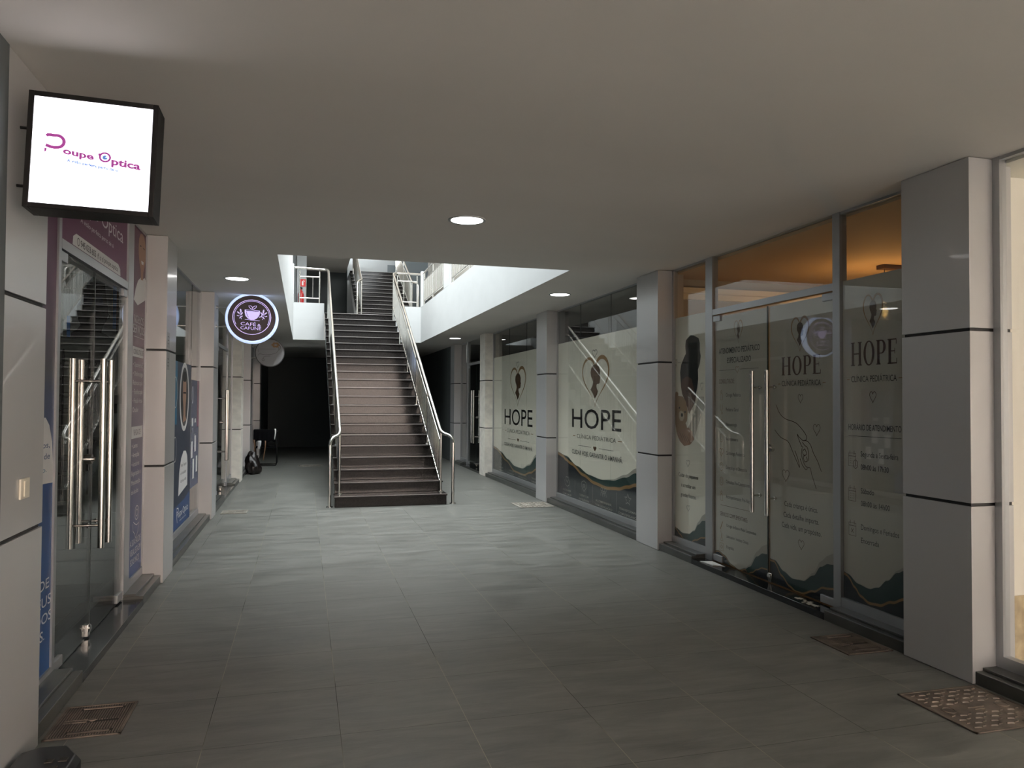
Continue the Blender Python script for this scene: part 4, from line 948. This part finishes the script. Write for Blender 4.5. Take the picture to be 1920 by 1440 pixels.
# small paper notices on the second pillar
for z0, z1, l in ((1.99, 2.12, 'upper small white paper notice stuck on the left pillar'), (1.80, 1.955, 'lower small white paper notice stuck on the left pillar')):
    r_ = empty('paper_notice', (XL+.001, 6.97, z0), l, 'notice', 'paper notices on the pillar'); MB().box(XL+.0005, XL+.0012, 6.93, 7.05, z0, z1).build('paper_sheet', 'sign_grey', r_)
    ar = Art('L', XL+.0012)
    for i in range(3): ar.rect(('ink', 'printed_line'), 6.95, 7.02, z0+.03+.03*i, z0+.036+.03*i, .0006)
    ar.build(r_, {})

# ------------------------------------------------------------------ light switch on near left pillar
r_ = empty('light_switch', (XL, 3.577, 1.175), 'cream rocker light switch on the near left pillar', 'switch')
MB().box(XL, XL+.009, 3.525, 3.630, 1.132, 1.217).build('switch_plate', 'switch', r_, bevel=.003)
MB().box(XL+.009, XL+.014, 3.555, 3.600, 1.142, 1.207).build('rocker', 'switch', r_, bevel=.002)

# ------------------------------------------------------------------ floor covers
def cover(x0, x1, y0, y1, label, kind, seed=0, m='iron'):
    root = empty('drain_cover', ((x0+x1)/2, (y0+y1)/2, 0), label, 'floor cover', 'metal inspection covers in the floor')
    MB().box(x0, x1, y0, y1, .0005, .004).build('cover_bed', 'iron_dark', root)
    w = .012
    MB().box(x0, x1, y0, y0+w, .004, .008).box(x0, x1, y1-w, y1, .004, .008).box(x0, x0+w, y0, y1, .004, .008).box(x1-w, x1, y0, y1, .004, .008).build('cover_frame', m, root)
    b = MB(); cx, cy = (x0+x1)/2, (y0+y1)/2
    if kind == 'bars':
        n = 26
        for i in range(n):
            a = x0+w+(x1-x0-2*w)*(i+.25)/n; q = (x1-x0-2*w)/n*.5
            yy0, yy1 = y0+w+.01, y1-w-.01
            if .2 < i/n < .85: b.box(a, a+q, yy0, yy0+.02, .004, .008); b.box(a, a+q, yy1-.02, yy1, .004, .008); b.box(a, a+q, yy0+.055, cy-.03, .004, .007); b.box(a, a+q, cy+.0, yy1-.05, .004, .007)
            else: b.box(a, a+q, yy0, yy1, .004, .008)
        b.box(x0+.09, x1-.06, y0+.045, y0+.060, .004, .009).box(x0+.09, x1-.06, y1-.055, y1-.045, .004, .009)
        b.box(x0+.04, x0+.14, cy-.022, cy-.016, .004, .009).box(x0+.04, x0+.14, cy+.004, cy+.010, .004, .009).cyl((cx, cy+.0, .004), (cx, cy, .010), .014, 16)
    else:
        nx, ny = 9, 10
        b.box(x0+w+.004, x1-w-.004, y0+w+.004, y1-w-.004, .004, .0065)
        for i in range(nx):
            for j in range(ny):
                a = x0+.03+(x1-x0-.06)*(i+.5)/nx; c = y0+.03+(y1-y0-.06)*(j+.5)/ny
                if abs(c-cy) < .045: continue
                d = .012 if (i+j) % 2 else -.012
                b.add([(a-.018, c-.004, .0065), (a+.006, c-.004+d*.3, .0065), (a+.018, c+d, .0065), (a+.012, c+.006+d, .0065), (a+.004, c+.005, .0065), (a-.018, c+.005, .0065)]+
                      [(a-.016, c-.002, .0115), (a+.006, c-.002+d*.3, .0115), (a+.016, c+d, .0115), (a+.012, c+.004+d, .0115), (a+.004, c+.003, .0115), (a-.016, c+.003, .0115)],
                      [(6, 7, 8, 9, 10, 11)]+[(k, (k+1) % 6, 6+(k+1) % 6, 6+k) for k in range(6)])
        for sx in (-1, 1): b.lathe((cx+sx*(x1-x0)*.33, cy, .0065), [(.036, 0), (.036, .005), (.028, .005), (.028, .0), (.014, .002), (0, .002)], 28)
        b.box(cx-.05, cx+.05, cy-.004, cy+.004, .0065, .011).box(cx-.03, cx+.03, cy-.028, cy-.022, .0065, .011)
        b.add([(cx-.03, cy+.015, .011), (cx+.03, cy+.015, .011), (cx, cy+.038, .011)], [(0, 1, 2)])
    b.build('raised_pattern', m, root)
cover(-1.125, -.80, 3.86, 4.245, 'slotted brown drain cover by the near left pillar', 'bars')
cover(3.055, 3.56, 2.84, 3.33, 'large checkered inspection cover at the foot of the near right pillar', 'check')
cover(3.235, 3.565, 3.92, 4.28, 'brown drain cover in front of the opening hours glass', 'bars')
cover(3.03, 3.56, 10.46, 10.99, 'pale dusty cover in front of the first large clinic window', 'check', m='iron_pale')
cover(-1.07, -.735, 10.82, 11.13, 'pale drain cover beside the left shopfront, under the lit cafe sign', 'bars', m='iron_pale')
cover(-.12, .43, 18.0, 18.45, 'far pale cover in the dark passage left of the stairs', 'bars', m='iron_pale')

# ------------------------------------------------------------------ bait box, sack, chair with drape
b = MB(); pts = [(-1.115, 3.20), (-.90, 3.20), (-.865, 3.26), (-.865, 3.47), (-.93, 3.575), (-1.05, 3.585), (-1.115, 3.54)]; n = len(pts)
r_ = empty('bait_box', (-1.0, 3.4, 0), 'low black plastic box on the floor against the near left pillar', 'box')
ins = [(-1.0+(x+1.0)*.86, 3.4+(y-3.4)*.9) for x, y in pts]
b.add([(x, y, 0) for x, y in pts]+[(x, y, .07) for x, y in pts], [list(range(n))[::-1]]+[(i, (i+1) % n, n+(i+1) % n, n+i) for i in range(n)]); b.build('box_base', 'black', r_)
b = MB(); b.add([(x*1.0, y, .07) for x, y in pts]+[(x, y, .10) for x, y in ins], [list(range(n, 2*n))]+[(i, (i+1) % n, n+(i+1) % n, n+i) for i in range(n)]); b.build('box_lid', 'black_gloss', r_, bevel=.004)
MB().box(-.90, -.93, 3.40, 3.43, .098, .104).box(-.95, -.98, 3.40, 3.43, .098, .104).box(-.92, -.95, 3.34, 3.36, .098, .104).build('lid_key_slot', 'iron_dark', r_)
# slumped black sack between pillars
random.seed(5)
b = MB(); N1, N2 = 14, 20; vs = []
prof = [(0, .0), (.12, .0), (.165, .04), (.18, .11), (.175, .18), (.155, .25), (.13, .31), (.105, .36), (.085, .40), (.05, .43), (0, .435)]
for i, (r, z) in enumerate(prof):
    for k in range(N2):
        t = 2*math.pi*k/N2; rr = r*(1+.13*math.sin(3*t+i*.9)+.09*math.sin(5*t-i*1.3)+.05*math.sin(9*t+i)); vs.append((-.985+rr*math.cos(t)*.85-.07*(z/.5), 16.55+rr*math.sin(t)*1.5, z*(1+.10*math.sin(2*t+1))))
fs = [(i*N2+k, i*N2+(k+1) % N2, (i+1)*N2+(k+1) % N2, (i+1)*N2+k) for i in range(len(prof)-1) for k in range(N2)]
b.add(vs, fs, True)
tag(b.build('black_sack', mat('sack', (.012, .009, .008), .35, bump=((14, 14, 9), .6, .03))), 'slumped black bag on the floor beside the left pillars', 'bag')
# chair with hung black cloth and straps
cx0, cx1, cyy = -1.09, -.60, 18.55
r_ = empty('folding_chair', (-.85, 18.5, 0), 'black framed chair with loop feet in the dark left corner', 'chair')
for yy in (18.25, 18.75):
    MB().tube(bend((cx0, yy, .80), (cx0, yy, .02), (cx0+.05, yy, .02), 4)+bend((cx1-.05, yy, .02), (cx1, yy, .02), (cx1, yy, .07), 4)+[(cx1, yy, .80)], .012, 8).build('leg_frame', 'black_gloss', r_)
MB().box(cx0, cx1, 18.25, 18.75, .42, .45).build('seat', 'black_cloth', r_, bevel=.01)
MB().tube([(cx0, 18.25, .80), (cx0, 18.75, .80)], .012, 8).build('arm', 'black_gloss', r_); MB().tube([(cx1, 18.25, .80), (cx1, 18.75, .80)], .012, 8).build('arm', 'black_gloss', r_)
b = MB(); nx, nz = 24, 8; vs = []
for i in range(nx+1):
    x = cx0-.02+(cx1-cx0+.0)*i/nx
    for j in range(nz+1):
        z = .84-.26*j/nz-.02*math.sin(i*.9)*j/nz; vs.append((x, 18.22-.012*math.sin(i*1.3)*(j/nz), z))
for i in range(nx+1): x = cx0-.02+(cx1-cx0)*i/nx; vs.append((x, 18.5, .845))
f0 = (nx+1)*(nz+1)
fs = [(i*(nz+1)+j, (i+1)*(nz+1)+j, (i+1)*(nz+1)+j+1, i*(nz+1)+j+1) for i in range(nx) for j in range(nz)]+[(f0+i, f0+i+1, (i+1)*(nz+1), i*(nz+1)) for i in range(nx)]
b.add(vs, fs, True); o = b.build('draped_cloth', 'black_cloth'); tag(o, 'black cloth draped over the chair in the dark left corner', 'cloth')
so = o.modifiers.new('thick', 'SOLIDIFY'); so.thickness = .006
def strip(x, z0, z1, w_, m, lab, dx=0, y=18.20, nm='hanging_strap'):
    b = MB(); n = 6; vs = []
    for i in range(n+1):
        t = i/n; x_ = x+dx*t+.008*math.sin(t*5); vs += [(x_, y-.01*math.sin(t*4), z0+(z1-z0)*t), (x_+w_*(1-.3*t), y-.01*math.sin(t*4), z0+(z1-z0)*t)]
    b.add(vs, [(2*i, 2*i+1, 2*i+3, 2*i+2) for i in range(n)], True); o = b.build(nm, m)
    s = o.modifiers.new('thick', 'SOLIDIFY'); s.thickness = .004; tag(o, lab, 'cloth')
strip(-1.01, .60, .40, .075, 'white_ink', 'white cloth hanging under the black drape on the dark chair', nm='hanging_cloth')
strip(-.86, .60, .14, .03, 'wood', 'long brown strap hanging below the black drape', -.03)
strip(-.65, .87, .62, .035, 'paper', 'pale strip of cloth over the right end of the black drape', .0, nm='cloth_strip')
strip(-1.12, .62, .34, .04, 'wood', 'short brown strap hanging at the left end of the chair', .04)

b = MB(); b.add([(3.60, 6.36, .0515), (3.70, 6.30, .0515), (3.71, 6.10, .0515), (3.62, 6.16, .0515), (3.60, 6.36, .056), (3.70, 6.30, .060), (3.71, 6.10, .053), (3.62, 6.16, .062)],
    [(0, 1, 2, 3)[::-1], (4, 5, 6, 7), (0, 4, 7, 3), (1, 2, 6, 5), (0, 1, 5, 4), (2, 3, 7, 6)])
tag(b.build('paper_scrap', 'paper'), 'small folded white paper on the clinic threshold, at the far door hinge', 'paper')
random.seed(9); b = MB()
for i in range(9):
    cx_, cy_2 = 3.64+.06*random.random(), 4.72+.30*random.random(); w_, l_ = .012+.02*random.random(), .02+.05*random.random()
    b.add([(cx_-w_, cy_2, .0512), (cx_+w_, cy_2+.01, .0512), (cx_+w_*.6, cy_2+l_, .0512), (cx_-w_*.8, cy_2+l_*.8, .0512), (cx_, cy_2+l_*.4, .058)], [(0, 3, 2, 1), (0, 1, 4), (1, 2, 4), (2, 3, 4), (3, 0, 4)])
tag(b.build('plaster_debris', mat('debris', (.42, .40, .34), .9)), 'pale crumbled debris on the clinic threshold at the near door hinge', 'debris', kind='stuff')
# ------------------------------------------------------------------ clinic pendant lamp
r_ = empty('pendant_lamp', (5.45, 6.1, 2.90), 'glass pendant lamp with warm bulb glowing behind the opening hours glass', 'lamp')
MB().box(5.42, 6.1, 6.05, 6.15, 2.86, 2.90).build('ceiling_canopy', 'bronze', r_)
MB().cyl((5.47, 6.1, 2.87), (5.47, 6.1, 2.56), .004, 8).build('cord', 'bronze', r_)
MB().lathe((5.47, 6.1, 2.44), [(.055, -.075), (.105, -.06), (.125, 0), (.105, .06), (.06, .085), (.02, .09)], 28).build('glass_shade', 'bulb_glass', r_)
MB().lathe((5.47, 6.1, 2.44), [(0, -.045), (.026, -.03), (.032, 0), (.02, .035), (.014, .06), (.014, .10)], 16).build('bulb', 'bulb', r_)
pl = D.lights.new('pendant_light', 'POINT'); pl.energy = 13; pl.color = (1, .55, .22); pl.shadow_soft_size = .05
po = D.objects.new('pendant_light', pl); COL.objects.link(po); po.location = (0, 0, -.46); po.parent = r_
po.location = (.02, 0, -.56)

# ------------------------------------------------------------------ optician interior
r_ = empty('wall_poster', (-1.75, 7.03, 2.06), 'dark framed portrait poster of a man with glasses inside the optician shop', 'poster')
MB().box(-2.35, -1.462, 7.022, 7.034, 2.06, 2.56).build('poster_sheet', mat('poster_ground', (.16, .19, .19), .5), r_)
ar = Art('Y', 7.022)
ar.poly(('shop_dark', 'man_portrait'), [(-1.887, 2.062), (-1.882, 2.101), (-1.839, 2.127), (-1.812, 2.165), (-1.829, 2.208), (-1.838, 2.269), (-1.842, 2.331), (-1.809, 2.37), (-1.806, 2.469), (-1.779, 2.526), (-1.712, 2.53), (-1.633, 2.515), (-1.62, 2.402), (-1.607, 2.315), (-1.606, 2.253), (-1.617, 2.209), (-1.639, 2.164), (-1.655, 2.107), (-1.615, 2.09), (-1.592, 2.069)], .001)
ar.poly(('navy_film', 'hat_band'), [(-1.804, 2.407), (-1.65, 2.412), (-1.64, 2.343), (-1.842, 2.331), (-1.815, 2.369)], .0014)
ar.rect(('blue_bright', 'blue_stripe'), -1.569, -1.542, 2.142, 2.56); ar.rect(('ink', 'dark_block'), -1.542, -1.464, 2.065, 2.56); ar.rect(('blue_bright', 'blue_stripe'), -1.915, -1.889, 2.062, 2.24)
ar.ring(('ink', 'glasses'), (-1.612, 2.243), .018, .022, .006, .002); ar.line(('ink', 'glasses'), [(-1.63, 2.25), (-1.72, 2.262)], .005, .002); ar.build(r_, {})
def stand(x, label):
    r_ = empty('glasses_stand', (x, 7.0, .9), label, 'display stand', 'eyewear display rods in the optician shop')
    MB().cyl((x, 7.0, .75), (x, 7.0, 1.96), .008, 8).cyl((x, 7.035, 1.9), (x, 7.0, 1.9), .005, 6).build('rod', 'black', r_)
    pro = None
    for i in range(8):
        z = 1.84-.13*i
        if pro is None:
            g = MB()
            for sx in (-.035, .035): g.tube([(x+sx+.026*math.cos(a), 6.965, z+.020*math.sin(a)) for a in [j*math.pi/6 for j in range(13)]], .0022, 6)
            g.tube([(x-.01, 6.965, z), (x+.01, 6.965, z)], .002, 6); g.tube([(x-.062, 6.965, z), (x-.062, 7.0, z)], .002, 6).tube([(x+.062, 6.965, z), (x+.062, 7.0, z)], .002, 6)
            pro = g.build('spectacles', 'black', r_)
        else:
            c = pro.copy(); COL.objects.link(c); c.parent = r_; c.location = (0, 0, -.13*i)
stand(-1.93, 'black spectacle display rod on the slatted wall, left one'); stand(-1.735, 'black spectacle display rod on the slatted wall, right one')
r_ = empty('shop_counter', (-2.5, 6.2, 0), 'pale grey counter inside the optician shop', 'counter')
MB().box(-3.3, -2.0, 5.9, 6.3, 0, .95).build('counter_body', 'shop_wall', r_, bevel=.01); MB().box(-3.33, -1.97, 5.87, 6.33, .95, .98).build('counter_top', 'white_paint', r_, bevel=.004)
